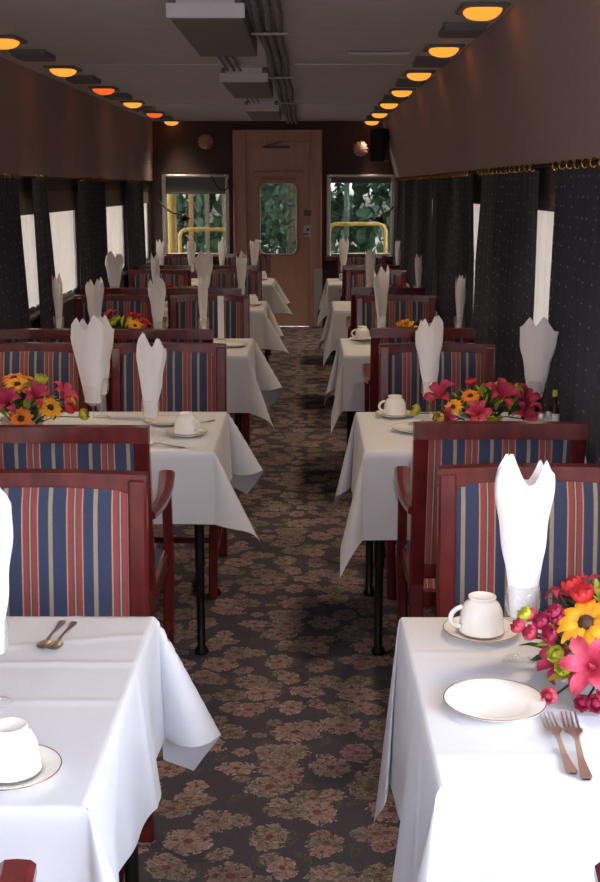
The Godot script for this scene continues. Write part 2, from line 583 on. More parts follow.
# ------------------------------------------------------------------ tableware
var glass0: Node3D
func wine_glass(x: float, z: float, label: String) -> void:
	if glass0:
		again(glass0, label, Vector3(x, TOP + 0.001, -z), 0)
		return
	glass0 = thing("wine_glass", Vector3(x, TOP + 0.001, -z), label, "wine glass", "wine glasses holding napkins")
	glass0.set_meta("stem", "wine_glass")
	var st = surface()
	lathe(st, [Vector2(0.0, 0.0), Vector2(0.034, 0.0), Vector2(0.035, 0.002), Vector2(0.02, 0.005), Vector2(0.006, 0.010), Vector2(0.004, 0.02)], 24)
	build("foot", st, mat.glass, glass0)
	st = surface()
	lathe(st, [Vector2(0.004, 0.02), Vector2(0.0035, 0.05), Vector2(0.005, 0.075), Vector2(0.012, 0.080)], 12)
	build("stem", st, mat.glass, glass0)
	st = surface()
	lathe(st, [Vector2(0.0, 0.079), Vector2(0.014, 0.081), Vector2(0.026, 0.092), Vector2(0.032, 0.11), Vector2(0.033, 0.13), Vector2(0.030, 0.155), Vector2(0.0285, 0.155), Vector2(0.031, 0.13), Vector2(0.030, 0.11), Vector2(0.024, 0.094), Vector2(0.0, 0.083)], 24)
	build("bowl", st, mat.glass, glass0)

var napkin_mesh := {}
func napkin(x: float, z: float, kind: int, turn: float, label: String, grow := 1.0, fat := 1.0) -> void:
	if not napkin_mesh.has(kind):
		var r := RandomNumberGenerator.new(); r.seed = 40 + kind
		var seg := 48
		var rows := 26
		var hgt := 0.315
		var g := []
		var peaks: Array = [[[0.17, 1.0], [0.84, 0.955]], [[0.20, 1.0], [0.74, 0.94]], [[0.24, 0.96], [0.78, 1.0]], [[0.2, 0.98], [0.58, 1.0]]][kind % 4]
		for i in rows + 1:
			var t := i / float(rows)
			var row := []
			for j in seg + 1:
				var a := TAU * (j % seg) / seg
				# half width at this height: slim in the glass, widest at four fifths
				var ux := cos(a)
				var side := 0.5 + 0.5 * ux
				var rim := 0.80
				for p in peaks:
					rim = maxf(rim, p[1] - absf(side - p[0]) * 0.66 + (0.0 if sin(a) > 0 else -0.025))
				var q := t * rim
				var wid := 0.020 + 0.030 * smoothstep(-0.15, 0.85, q) + 0.004 * smoothstep(0.4, 0.8, q) - 0.008 * smoothstep(0.82, 1.0, q)
				wid += 0.0016 * sin(q * 19.0 + kind)
				var dep := 0.013 + 0.012 * smoothstep(0.0, 0.7, q)
				var pleat := 1.0 + 0.045 * cos(a * 7.0 + kind) * smoothstep(0.05, 0.4, q) + 0.03 * sin(a * 3.0 + q * 7.0)
				var lean := (0.010 if kind % 2 else -0.006) * q
				row.append(Vector3(ux * wid * pleat + lean, q * hgt, sin(a) * dep * pleat))
			g.append(row)
		# folded flap wrapped across the front
		var st = surface()
		sheet(st, g)
		var flap := []
		for i in 13:
			var t := i / 12.0
			var row := []
			for j in 9:
				var u := j / 8.0
				var q := lerpf(0.06, 0.34 + 0.42 * (1.0 - u), t)
				var wid := 0.020 + 0.030 * smoothstep(-0.15, 0.85, q) + 0.004 * smoothstep(0.4, 0.8, q)
				var a := lerpf(PI * 0.92, PI * 0.10, u)
				row.append(Vector3(cos(a) * wid * 1.05 + (0.010 if kind % 2 else -0.006) * q, q * hgt, sin(a) * (0.017 + 0.013 * smoothstep(0.0, 0.7, q))))
			flap.append(row)
		sheet(st, flap)
		napkin_mesh[kind] = mesh_of(st)
	var m := part("folded_napkin", napkin_mesh[kind], mat.napkin)
	m.transform = Transform3D(Basis(Vector3.UP, turn) * Basis.from_scale(Vector3(grow * fat, grow, grow * sqrt(fat))), Vector3(x, TOP + 0.092, -z))
	tag(m, label, "napkin", "folded napkins standing in glasses")

var cup0: Node3D
func cup(x: float, z: float, turn: float, label: String) -> void:
	# turned upside down on its saucer
	var at := Vector3(x, TOP + 0.011, -z)
	if cup0:
		again(cup0, label, at, turn)
		return
	cup0 = thing("teacup", at, label, "cup", "upturned white teacups", turn)
	cup0.set_meta("stem", "teacup")
	cup0.scale = Vector3(1, 0.88, 1)
	var st = surface()
	lathe(st, [Vector2(0.0405, 0.008), Vector2(0.044, 0.001), Vector2(0.0455, 0.0), Vector2(0.0462, 0.002), Vector2(0.0440, 0.012), Vector2(0.0430, 0.03), Vector2(0.0405, 0.05), Vector2(0.034, 0.066), Vector2(0.027, 0.072), Vector2(0.0255, 0.074), Vector2(0.028, 0.080), Vector2(0.0275, 0.083), Vector2(0.025, 0.083), Vector2(0.023, 0.077), Vector2(0.0, 0.076)], 32)
	build("bowl", st, mat.china, cup0)
	st = surface()
	var pts := []
	for i in 13:
		var a := lerpf(-1.25, 1.35, i / 12.0)
		pts.append(Vector3(-0.036 - 0.030 * cos(a), 0.038 + 0.024 * sin(a), 0))
	tube(st, pts, 0.0052, 8)
	build("handle", st, mat.china, cup0)
	st = surface()
	tube(st, torus_points(0.0458, 32, 0.0012), 0.0009, 6)
	var gr := build("gilt_rim", st, mat.gold, cup0)
	gr.set_meta("label", "gold line round the cup's lip")

var dish0 := {}
func dish(called: String, r: float, x: float, z: float, label: String, group: String) -> void:
	var at := Vector3(x, TOP + 0.002, -z)
	if dish0.has(called):
		again(dish0[called], label, at, 0)
		return
	var t := thing(called, at, label, "saucer" if called == "saucer" else "plate", group)
	t.set_meta("stem", called)
	dish0[called] = t
	var st = surface()
	lathe(st, [Vector2(0, 0.0), Vector2(r * 0.55, 0.0), Vector2(r * 0.60, 0.002), Vector2(r, 0.0125), Vector2(r * 1.0, 0.0145), Vector2(r * 0.97, 0.0145), Vector2(r * 0.63, 0.0062), Vector2(r * 0.58, 0.0045), Vector2(0, 0.004)], 48)
	build("dish", st, mat.china, t)
	st = surface()
	tube(st, torus_points(r * 0.993, 48, 0.0142), 0.0011, 6)
	build("gilt_rim", st, mat.gold, t).set_meta("label", "gold line round the rim")

func fork(at: Vector3, dir: float, grow: float, label: String) -> void:
	# tines towards -z before turning
	var st = surface()
	for k in 4:
		var x := (k - 1.5) * 0.0062
		tube(st, [Vector3(x, 0.005, -0.095), Vector3(x, 0.003, -0.075), Vector3(x, 0.0025, -0.052), Vector3(x * 0.85, 0.004, -0.04)], [0.0010, 0.0018, 0.0020, 0.0021], 6)
	sheet_plate(st, [[-0.045, 0.0122], [-0.030, 0.0118], [-0.022, 0.0085], [-0.012, 0.0042], [0.0, 0.0032], [0.04, 0.0040], [0.075, 0.0064], [0.090, 0.0080], [0.096, 0.0050]])
	var m := build("fork", st, mat.steel)
	m.position = at; m.rotation.y = dir; m.scale = Vector3.ONE * grow
	tag(m, label, "fork", "pair of forks by the plate")

func sheet_plate(st: SurfaceTool, prof: Array) -> void:
	# a flat handle of varying half width, 2.4 mm thick, arched a little
	for i in prof.size() - 1:
		var z0: float = prof[i][0]
		var z1: float = prof[i + 1][0]
		var w0: float = prof[i][1]
		var w1: float = prof[i + 1][1]
		var y0 := 0.004 + 0.006 * exp(-pow((z0 + 0.01) / 0.03, 2))
		var y1 := 0.004 + 0.006 * exp(-pow((z1 + 0.01) / 0.03, 2))
		st.set_smooth_group(-1)
		face(st, [Vector3(-w0, y0, z0), Vector3(w0, y0, z0), Vector3(w1, y1, z1), Vector3(-w1, y1, z1)], Vector3.UP)
		face(st, [Vector3(-w0, y0 - 0.0024, z0), Vector3(w0, y0 - 0.0024, z0), Vector3(w1, y1 - 0.0024, z1), Vector3(-w1, y1 - 0.0024, z1)], Vector3.DOWN)
		for s in [-1.0, 1.0]:
			face(st, [Vector3(s * w0, y0, z0), Vector3(s * w0, y0 - 0.0024, z0), Vector3(s * w1, y1 - 0.0024, z1), Vector3(s * w1, y1, z1)], Vector3(s, 0, 0))

func spoon(at: Vector3, dir: float, label: String, group: String) -> void:
	var st = surface()
	var g := []
	for i in 9:
		var row := []
		for j in 13:
			var a := TAU * j / 12.0
			var q := i / 8.0
			row.append(Vector3(cos(a) * 0.0155 * q, 0.0015 + 0.0065 * q * q, -0.055 + sin(a) * 0.024 * q))
		g.append(row)
	sheet(st, g)
	sheet_plate(st, [[-0.034, 0.0050], [-0.022, 0.0032], [0.0, 0.0026], [0.045, 0.0036], [0.070, 0.0066], [0.080, 0.0078], [0.086, 0.0050]])
	var m := build("spoon", st, mat.steel)
	m.position = at; m.rotation.y = dir
	tag(m, label, "spoon", group)

# ------------------------------------------------------------------ flowers
var petal_cache := {}
func daisy_mesh(n: int) -> Mesh:
	var key := "daisy%d" % n
	if not petal_cache.has(key):
		var st = surface()
		for k in n:
			var b := Basis(Vector3.UP, TAU * k / n + 0.1 * sin(k * 5.0))
			var g := []
			for i in 6:
				var t := i / 5.0
				var w := 0.0082 * sin(PI * (0.12 + 0.82 * t)) 
				var y := 0.010 * sin(t * 2.6) - 0.010 * t * t + 0.002 * sin(k * 3.0)
				g.append([b * Vector3(-w, y - 0.001, 0.008 + t * 0.034), b * Vector3(0, y + 0.0015, 0.008 + t * 0.035), b * Vector3(w, y - 0.001, 0.008 + t * 0.034)])
			sheet(st, g)
		petal_cache[key] = mesh_of(st)
	return petal_cache[key]

func dome_mesh() -> Mesh:
	if not petal_cache.has("dome"):
		var st = surface()
		lathe(st, [Vector2(0.0115, -0.002), Vector2(0.0115, 0.003), Vector2(0.009, 0.008), Vector2(0.004, 0.011), Vector2(0, 0.012)], 12)
		petal_cache["dome"] = mesh_of(st)
	return petal_cache["dome"]

func lily_petal() -> Mesh:
	if not petal_cache.has("lily"):
		var st = surface()
		var g := []
		for i in 9:
			var t := i / 8.0
			var w := 0.019 * pow(sin(PI * (0.08 + 0.90 * t)), 0.8)
			var y := 0.046 * sin(t * 2.5)
			var z := 0.006 + 0.070 * t
			g.append([Vector3(-w, y + 0.004, z), Vector3(-w * 0.5, y - 0.001, z), Vector3(0, y - 0.003, z), Vector3(w * 0.5, y - 0.001, z), Vector3(w, y + 0.004, z)])
		sheet(st, g)
		petal_cache["lily"] = mesh_of(st)
	return petal_cache["lily"]

func bud_mesh() -> Mesh:
	if not petal_cache.has("bud"):
		var st = surface()
		for k in 7:
			var b := Basis(Vector3.UP, TAU * k / 7.0)
			var g := []
			for i in 5:
				var t := i / 4.0
				var r := 0.012 * sin(0.3 + t * 2.0) + 0.001
				var w := 0.008 * sin(PI * (0.15 + 0.75 * t))
				g.append([b * Vector3(-w, t * 0.020, r), b * Vector3(0, t * 0.021, r + 0.003), b * Vector3(w, t * 0.020, r)])
			sheet(st, g)
		lathe(st, [Vector2(0.0, -0.002), Vector2(0.009, 0.003), Vector2(0.010, 0.010), Vector2(0.0, 0.017)], 8)
		petal_cache["bud"] = mesh_of(st)
	return petal_cache["bud"]

func leaf_blade(st: SurfaceTool, xf: Transform3D, l: float, w: float) -> void:
	var g := []
	for i in 5:
		var t := i / 4.0
		var h := w * sin(PI * (0.06 + 0.9 * t))
		var y := 0.25 * l * sin(t * 2.2) 
		g.append([xf * Vector3(-h, y + 0.15 * h, t * l), xf * Vector3(0, y, t * l), xf * Vector3(h, y + 0.15 * h, t * l)])
	sheet(st, g)

func outward(dir: Vector3, spin: float) -> Basis:
	var y := dir.normalized()
	var x := y.cross(Vector3(0.3, 0.1, 1)).normalized()
	return Basis(x, y, x.cross(y)) * Basis(Vector3.UP, spin)

func flowers(at: Vector3, sx: float, h: float, sz: float, blooms: Array, seed_: int, label: String, leaves := 70) -> void:
	# blooms: [kind, colour, azimuth deg, elevation deg, size, reach]
	var t := thing("flower_arrangement", at, label, "flowers", "low table flowers")
	var r := RandomNumberGenerator.new(); r.seed = seed_
	var st = surface()
	lathe(st, [Vector2(0, 0), Vector2(0.05, 0), Vector2(0.075, 0.02), Vector2(0.082, 0.045), Vector2(0.078, 0.045), Vector2(0.07, 0.022), Vector2(0, 0.008)], 24)
	build("bowl", st, mat.silver, t)
	for k in 3:
		st = surface()
		for i in leaves / 3:
			var a := r.randf() * TAU
			var e := r.randf_range(-0.05, 1.35)
			var d := Vector3(cos(a) * cos(e) * sx, sin(e) * h * 0.85, sin(a) * cos(e) * sz)
			var root := Vector3(d.x * 0.62, 0.03 + d.y * 0.6, d.z * 0.62)
			var b := Basis.looking_at(-(d.normalized() + Vector3(r.randf_range(-0.5, 0.5), r.randf_range(-0.3, 0.4), r.randf_range(-0.5, 0.5))).normalized(), Vector3(0.1, 1, 0.05))
			leaf_blade(st, Transform3D(b, root), r.randf_range(0.05, 0.085), r.randf_range(0.009, 0.017))
		var lf := build("leaves", st, [mat.leaf, mat.leafdark, mat.lime][k], t)
		lf.set_meta("kind", "stuff")
	# stems that carry the blooms
	st = surface()
	for f in blooms:
		var a := deg_to_rad(f[2])
		var e := deg_to_rad(f[3])
		var p := Vector3(cos(a) * cos(e) * sx, 0.03 + sin(e) * h, -sin(a) * cos(e) * sz) * Vector3(f[5], 1, f[5])
		tube(st, [Vector3(p.x * 0.15, 0.02, p.z * 0.15), p * 0.6 + Vector3(0, 0.02, 0), p - Vector3(0, 0.003, 0)], 0.0022, 5)
	var sm := build("stems", st, mat.leafdark, t)
	sm.set_meta("kind", "stuff")
	for f in blooms:
		var a := deg_to_rad(f[2])
		var e := deg_to_rad(f[3])
		var p := Vector3(cos(a) * cos(e) * sx, 0.03 + sin(e) * h, -sin(a) * cos(e) * sz) * Vector3(f[5], 1, f[5])
		var dir := Vector3(cos(a) * cos(e), sin(e) + 0.35, -sin(a) * cos(e) + 0.15)
		var xf := Transform3D(outward(dir, r.randf() * TAU).scaled_local(Vector3.ONE * f[4]), p)
		match f[0]:
			"daisy":
				var d := part("daisy", daisy_mesh(13), mat[f[1]], t, xf)
				part("flower_eye", dome_mesh(), mat.brown, d)
			"lily":
				var l := part("lily", dome_small(), mat[f[1]], t, xf)
				for k in 6:
					part("petal", lily_petal(), mat[f[1]], l, Transform3D(Basis(Vector3.UP, TAU * k / 6.0) * Basis(Vector3.RIGHT, -0.12 if k % 2 else 0.1), Vector3.ZERO))
			"bud":
				part("bud", bud_mesh(), mat[f[1]], t, xf)

func dome_small() -> Mesh:
	if not petal_cache.has("throat"):
		var st = surface()
		lathe(st, [Vector2(0, -0.01), Vector2(0.007, 0.0), Vector2(0.009, 0.012), Vector2(0.003, 0.02), Vector2(0.002, 0.045), Vector2(0, 0.047)], 8)
		petal_cache["throat"] = mesh_of(st)
	return petal_cache["throat"]

func scatter_blooms(n: int, kinds: Array, seed_: int) -> Array:
	var r := RandomNumberGenerator.new(); r.seed = seed_
	var out := []
	for i in n:
		var k: Array = kinds[i % kinds.size()]
		out.append([k[0], k[1], 360.0 * i / n * 2.618 + r.randf_range(-14, 14), r.randf_range(8, 78), k[2] * r.randf_range(0.85, 1.15), r.randf_range(0.9, 1.08)])
	return out

# ------------------------------------------------------------------ curtains and windows
func curtain(x: float, t0: float, t1: float, b0: float, b1: float, ybot: float, ytop: float, label: String, inward: float, lean := 1.0) -> void:
	# hangs along the wall from t0..t1 (top) to b0..b1 (bottom), measured from the camera; inward: side that faces the room
	var t := thing("curtain", Vector3(x, 0, -(t0 + t1) * 0.5), label, "curtain", "dark dotted window curtains")
	var mid := (t0 + t1) * 0.5
	var g := []
	var uv := []
	var cols := int(maxf((t1 - t0) * 44.0, 24))
	var pleats := roundf((t1 - t0) / 0.13)
	for i in 15:
		var f := i / 14.0
		var row := []
		var ur := []
		for j in cols + 1:
			var u := j / float(cols)
			var z := lerpf(lerpf(t0, b0, minf(f / lean, 1.0)), lerpf(t1, b1, minf(f / lean, 1.0)), u)
			var amp := lerpf(0.012, 0.026, f)
			var dx := amp * sin(u * pleats * TAU) + 0.006 * sin(u * pleats * TAU * 0.37 + f * 2.0)
			row.append(Vector3(dx * inward, lerpf(ytop, ybot, f), -(z - mid)))
			ur.append(Vector2(lerpf(t0, t1, u) * 1.25 / 0.075, lerpf(ytop, ybot, f) / 0.075))
		g.append(row); uv.append(ur)
	var st = surface()
	sheet(st, g, uv)
	build("drape", st, mat.curtain, t)
	for k in int(pleats):   # a brass hook over the rail at every pleat
		var z := -(lerpf(t0, t1, (k + 0.25) / pleats) - mid)
		var h = surface()
		var pts := []
		for i in 8:
			var a := lerpf(-2.6, 2.2, i / 7.0)
			pts.append(Vector3(inward * (0.022 + 0.012 * cos(a)), ytop + 0.012 + 0.016 * sin(a), z))
		tube(h, pts, 0.0034, 5)
		build("hook", h, mat.brass, t)

func window_unit(called: String, x: float, z0: float, z1: float, out: float, shade_to: float, label: String) -> void:
	# a window in a side wall: frame, pane, blind and inner net; out: side of the daylight
	var t := Node3D.new()
	t.name = called
	add_child(t, true)
	t.position = Vector3(x, 0, -(z0 + z1) * 0.5)
	tag(t, label, "window", "", "structure")
	var w := z1 - z0
	var y0 := 0.80
	var y1 := 1.60
	var st = surface()
	for s in [-1.0, 1.0]: box(st, Vector3(out * 0.05, (y0 + y1) * 0.5, s * (w * 0.5 - 0.02)), Vector3(0.05, y1 - y0, 0.04), 0.004)
	for y in [y0 + 0.02, y1 - 0.02]: box(st, Vector3(out * 0.05, y, 0), Vector3(0.05, 0.04, w - 0.08), 0.004)
	build("window_frame", st, mat.silver, t)
	st = surface()
	box(st, Vector3(out * 0.055, (y0 + y1) * 0.5, 0), Vector3(0.006, y1 - y0 - 0.08, w - 0.08))
	build("pane", st, mat.glass, t)
	st = surface()
	box(st, Vector3(out * 0.012, (y1 + shade_to) * 0.5, 0), Vector3(0.003, y1 - shade_to, w - 0.05))
	box(st, Vector3(out * 0.012, shade_to, 0), Vector3(0.014, 0.018, w - 0.05), 0.003)
	build("roller_blind", st, mat.shade, t)
	st = surface()
	var g := []
	for i in 2:
		var row := []
		var n := int(w * 60)
		for j in n + 1:
			var u := j / float(n)
			row.append(Vector3(out * (0.034 + 0.013 * sin(u * w * 46.0) + 0.006 * sin(u * w * 23.0)), [y0 + 0.03, y1 - 0.04][i], (u - 0.5) * (w - 0.06)))
		g.append(row)
	sheet(st, g)
	if z0 > 0.5: build("net_curtain", st, mat.sheer, t)
	st = surface()
	box(st, Vector3(out * 0.03 - out * 0.02, y0 - 0.012, 0), Vector3(0.09, 0.024, w), 0.004)
	build("sill", st, mat.wall, t)

func side_wall(called: String, x: float, out: float, holes: Array, label: String) -> void:
	# an 8 cm thick wall along the car with openings [z0, z1] between 0.80 and 1.60
	var st = surface()
	var cx := x + out * 0.04
	var a := -REAR
	var z_near := REAR
	box(st, Vector3(cx, 0.40, -(REAR + END) * 0.5), Vector3(0.08, 0.80, END - REAR))
	box(st, Vector3(cx, 2.05, -(REAR + END) * 0.5), Vector3(0.08, 0.90, END - REAR))
	var z := z_near
	for h in holes + [[END, END]]:
		if h[0] > z:
			box(st, Vector3(cx, 1.20, -(z + h[0]) * 0.5), Vector3(0.08, 0.80, h[0] - z))
		z = h[1]
	struct(called, st, mat.wall, label, "wall")

# ------------------------------------------------------------------ lamps
func amber_lamp(x: float, z: float, dim: bool, label: String) -> void:
	var t := thing("ceiling_lamp", Vector3(x, CEIL, -z), label, "ceiling lamp", "amber lamps along the ceiling edge")
	var st = surface()
	box(st, Vector3(0, -0.008, 0), Vector3(0.20, 0.016, 0.26), 0.005)
	build("base_plate", st, mat.grey, t)
	st = surface()
	var prof := []
	for i in 9:
		var a := PI * 0.5 * i / 8.0
		prof.append(Vector2(sin(a), -cos(a)))
	# an oblong lens: a squared-off dome
	var g := []
	for i in 9:
		var row := []
		for j in 33:
			var a := TAU * j / 32.0
			var c := Vector2(signf(cos(a)) * pow(absf(cos(a)), 0.55), signf(sin(a)) * pow(absf(sin(a)), 0.55))
			row.append(Vector3(c.x * prof[i].x * 0.078, -0.014 + prof[i].y * 0.042, c.y * prof[i].x * 0.10))
		g.append(row)
	sheet(st, g)
	build("lens", st, mat.amberdim if dim else mat.amber, t)
	var l := SpotLight3D.new()
	l.name = "lamp_light"
	t.add_child(l, true)
	l.position = Vector3(0, -0.065, 0)
	l.rotation_degrees = Vector3(-90, 0, 0)
	l.rotation = Vector3(-deg_to_rad(66.0), deg_to_rad((90.0 if z < 13.0 else 150.0) * signf(x)), 0)   # aimed a little towards the aisle; the last ones back down the car
	l.spot_angle = 50.0
	l.spot_range = 20.0; l.spot_attenuation = 2.0; l.spot_angle_attenuation = 1.0
	l.light_color = Color(1.0, 0.89, 0.75)
	l.light_energy = LAMP * (0.5 if dim else 1.0)
	l.light_size = 0.10
	l.shadow_enabled = true

const LAMP := 0.62
const FLASH := 0.78
const SKY := 3.2

# ------------------------------------------------------------------ the scene
func _ready() -> void:
	# camera: eye height 1.63 m, looking down 12 degrees along the aisle
	var cam := Camera3D.new()
	cam.name = "camera"
	add_child(cam)
	cam.position = Vector3(0, EYE, 0)
	cam.rotation = Vector3(-atan(254.0 / 1200.0), 0.0057, 0)
	cam.fov = rad_to_deg(2.0 * atan(441.0 / 1200.0))
	cam.near = 0.05; cam.far = 200.0
	cam.current = true
	var env := Environment.new()
	env.background_mode = Environment.BG_SKY
	var sky := Sky.new()
	var sm := ProceduralSkyMaterial.new()
	sm.sky_top_color = Color(0.80, 0.86, 0.94); sm.sky_horizon_color = Color(0.96, 0.96, 0.94)
	sm.ground_horizon_color = Color(0.75, 0.74, 0.70); sm.ground_bottom_color = Color(0.5, 0.48, 0.44)
	sm.sky_energy_multiplier = SKY; sm.ground_energy_multiplier = SKY * 0.5
	sky.sky_material = sm
	env.sky = sky
	env.tonemap_mode = Environment.TONE_MAPPER_LINEAR
	env.tonemap_exposure = 2.0
	env.sdfgi_enabled = true; env.ssao_enabled = true; env.ssil_enabled = true
	var we := WorldEnvironment.new()
	we.name = "world_environment"
	we.environment = env
	add_child(we)
	# the camera's own flash, on its longer side as it is held upright
	var fl := OmniLight3D.new()
	fl.name = "camera_flash"
	add_child(fl)
	fl.position = Vector3(0.09, EYE + 0.02, 0.0)
	fl.light_color = Color(0.97, 0.97, 1.0)
	fl.light_energy = FLASH
	fl.light_size = 0.03
	fl.omni_range = 30.0; fl.omni_attenuation = 2.0
	fl.shadow_enabled = true
	make_materials()
	shell()
	end_wall()
	ceiling_fittings()
	hangings()
	outside()
	rows()
	table_things()

func shell() -> void:
	var mid := -(REAR + END) * 0.5
	var len := END - REAR
	var st = surface()
	box(st, Vector3((WALL_L + WALL_R) * 0.5, -0.05, mid), Vector3(3.1, 0.10, len + 0.3))
	struct("floor", st, mat.carpet, "dark carpet with mauve and brown floral pattern running down the aisle", "floor")
	st = surface()
	box(st, Vector3((WALL_L + WALL_R) * 0.5, CEIL + 0.05, mid), Vector3(3.1, 0.10, len + 0.3))
	struct("ceiling", st, mat.ceiling, "flat grey painted ceiling of the dining car", "ceiling")
	side_wall("wall_left", WALL_L, -1.0, [[-6.0, -4.2], [-3.6, -1.8], [-1.3, 0.4], [0.9, 2.7], [3.3, 5.0], [5.7, 7.0], [7.35, 9.75], [10.6, 12.3], [13.3, 14.15]], "dark wall with uncurtained gaps behind the four-seat tables")
	side_wall("wall_right", WALL_R, 1.0, [[-6.0, -4.2], [-3.6, -1.8], [0.3, 1.6], [2.15, 3.45], [4.55, 5.85], [6.95, 8.25], [9.3, 10.6], [12.2, 13.5]], "dark wall behind the curtains beside the two-seat tables")
	st = surface()
	box(st, Vector3((WALL_L + WALL_R) * 0.5, CEIL * 0.5, -REAR + 0.04), Vector3(3.1, CEIL, 0.08))
	struct("wall_rear", st, mat.wall, "plain dark wall closing the car behind the camera", "wall")
	# upper side panels that lean in towards the ceiling, above the curtains
	for s in [["trim_1", WALL_R, 0.86, 1.73, 1.0, "mauve brown upper panel leaning in above the two-seat tables"], ["trim_2", WALL_L, -1.78, 1.70, -1.0, "mauve brown upper panel above the four-seat tables"]]:
		st = surface()
		st.set_smooth_group(-1)
		var x0: float = s[1] - s[4] * 0.002
		var x1: float = s[2]
		var y0: float = s[3]
		for q in [[-REAR, -END]]:
			var a := Vector3(x0 - s[4] * 0.03, y0, q[0])
			var b := Vector3(x0 - s[4] * 0.03, y0, q[1])
			var c := Vector3(x1, CEIL, q[1])
			var d := Vector3(x1, CEIL, q[0])
			face(st, [a, b, c, d], Vector3(-s[4], 0, 0))
			face(st, [a, b, Vector3(x0, y0, q[1]), Vector3(x0, y0, q[0])], Vector3.DOWN)
			face(st, [Vector3(x0, y0, q[0]), Vector3(x0, y0, q[1]), Vector3(x0, CEIL, q[1]), Vector3(x0, CEIL, q[0])], Vector3(s[4], 0, 0))
			face(st, [c, d, Vector3(x0, CEIL, q[0]), Vector3(x0, CEIL, q[1])], Vector3.UP)
			face(st, [a, d, Vector3(x0, CEIL, q[0]), Vector3(x0, y0, q[0])], Vector3.BACK)
			face(st, [b, c, Vector3(x0, CEIL, q[1]), Vector3(x0, y0, q[1])], Vector3.FORWARD)
		struct(s[0], st, mat.panel, s[5], "wall panel")
	st = surface()
	box(st, Vector3(WALL_L + 0.008, 0.06, mid), Vector3(0.016, 0.12, len), 0.003)
	struct("baseboard_left", st, mat.black, "low black skirting under the windows by the four-seat tables", "baseboard")
	st = surface()
	box(st, Vector3(WALL_R - 0.008, 0.06, mid), Vector3(0.016, 0.12, len), 0.003)
	struct("baseboard_right", st, mat.black, "low black skirting under the curtains by the two-seat tables", "baseboard")
	# joints of the ceiling sheets
	var n := 3
	for z in [4.1, 7.7, 11.2]:
		st = surface()
		box(st, Vector3((0.60 + -1.40) * 0.5, CEIL - 0.004, -z), Vector3(2.0, 0.008, 0.02), 0.002)
		struct("trim_%d" % n, st, mat.ceiling, "thin pale joint strip crossing the ceiling, %s from the camera" % ORD[n - 3], "trim")
		n += 1
	# windows
	var k := 1
	for h in [[-6.0, -4.2], [-3.6, -1.8], [-1.3, 0.4], [0.9, 2.7], [3.3, 5.0], [5.7, 7.0], [7.35, 9.75], [10.6, 12.3], [13.3, 14.15]]:
		window_unit("window_%d" % k, WALL_L, h[0], h[1], -1.0, 1.46, "netted daylight window beside the four-seat tables, number %d from behind the camera" % k)
		k += 1
	for h in [[-6.0, -4.2], [-3.6, -1.8], [0.3, 1.6], [2.15, 3.45], [4.55, 5.85], [6.95, 8.25], [9.3, 10.6], [12.2, 13.5]]:
		window_unit("window_%d" % k, WALL_R, h[0], h[1], 1.0, 1.535, "window mostly covered by dark curtains beside the two-seat tables, number %d" % (k - 9))
		k += 1

func ex(px: float) -> float:      # a width on the end wall
	return (px - 307.0) / 86.0

func ey(py: float) -> float:      # a height on the end wall
	var d := py - 187.0
	return EYE - d * END / (1254.0 - 0.2117 * d)

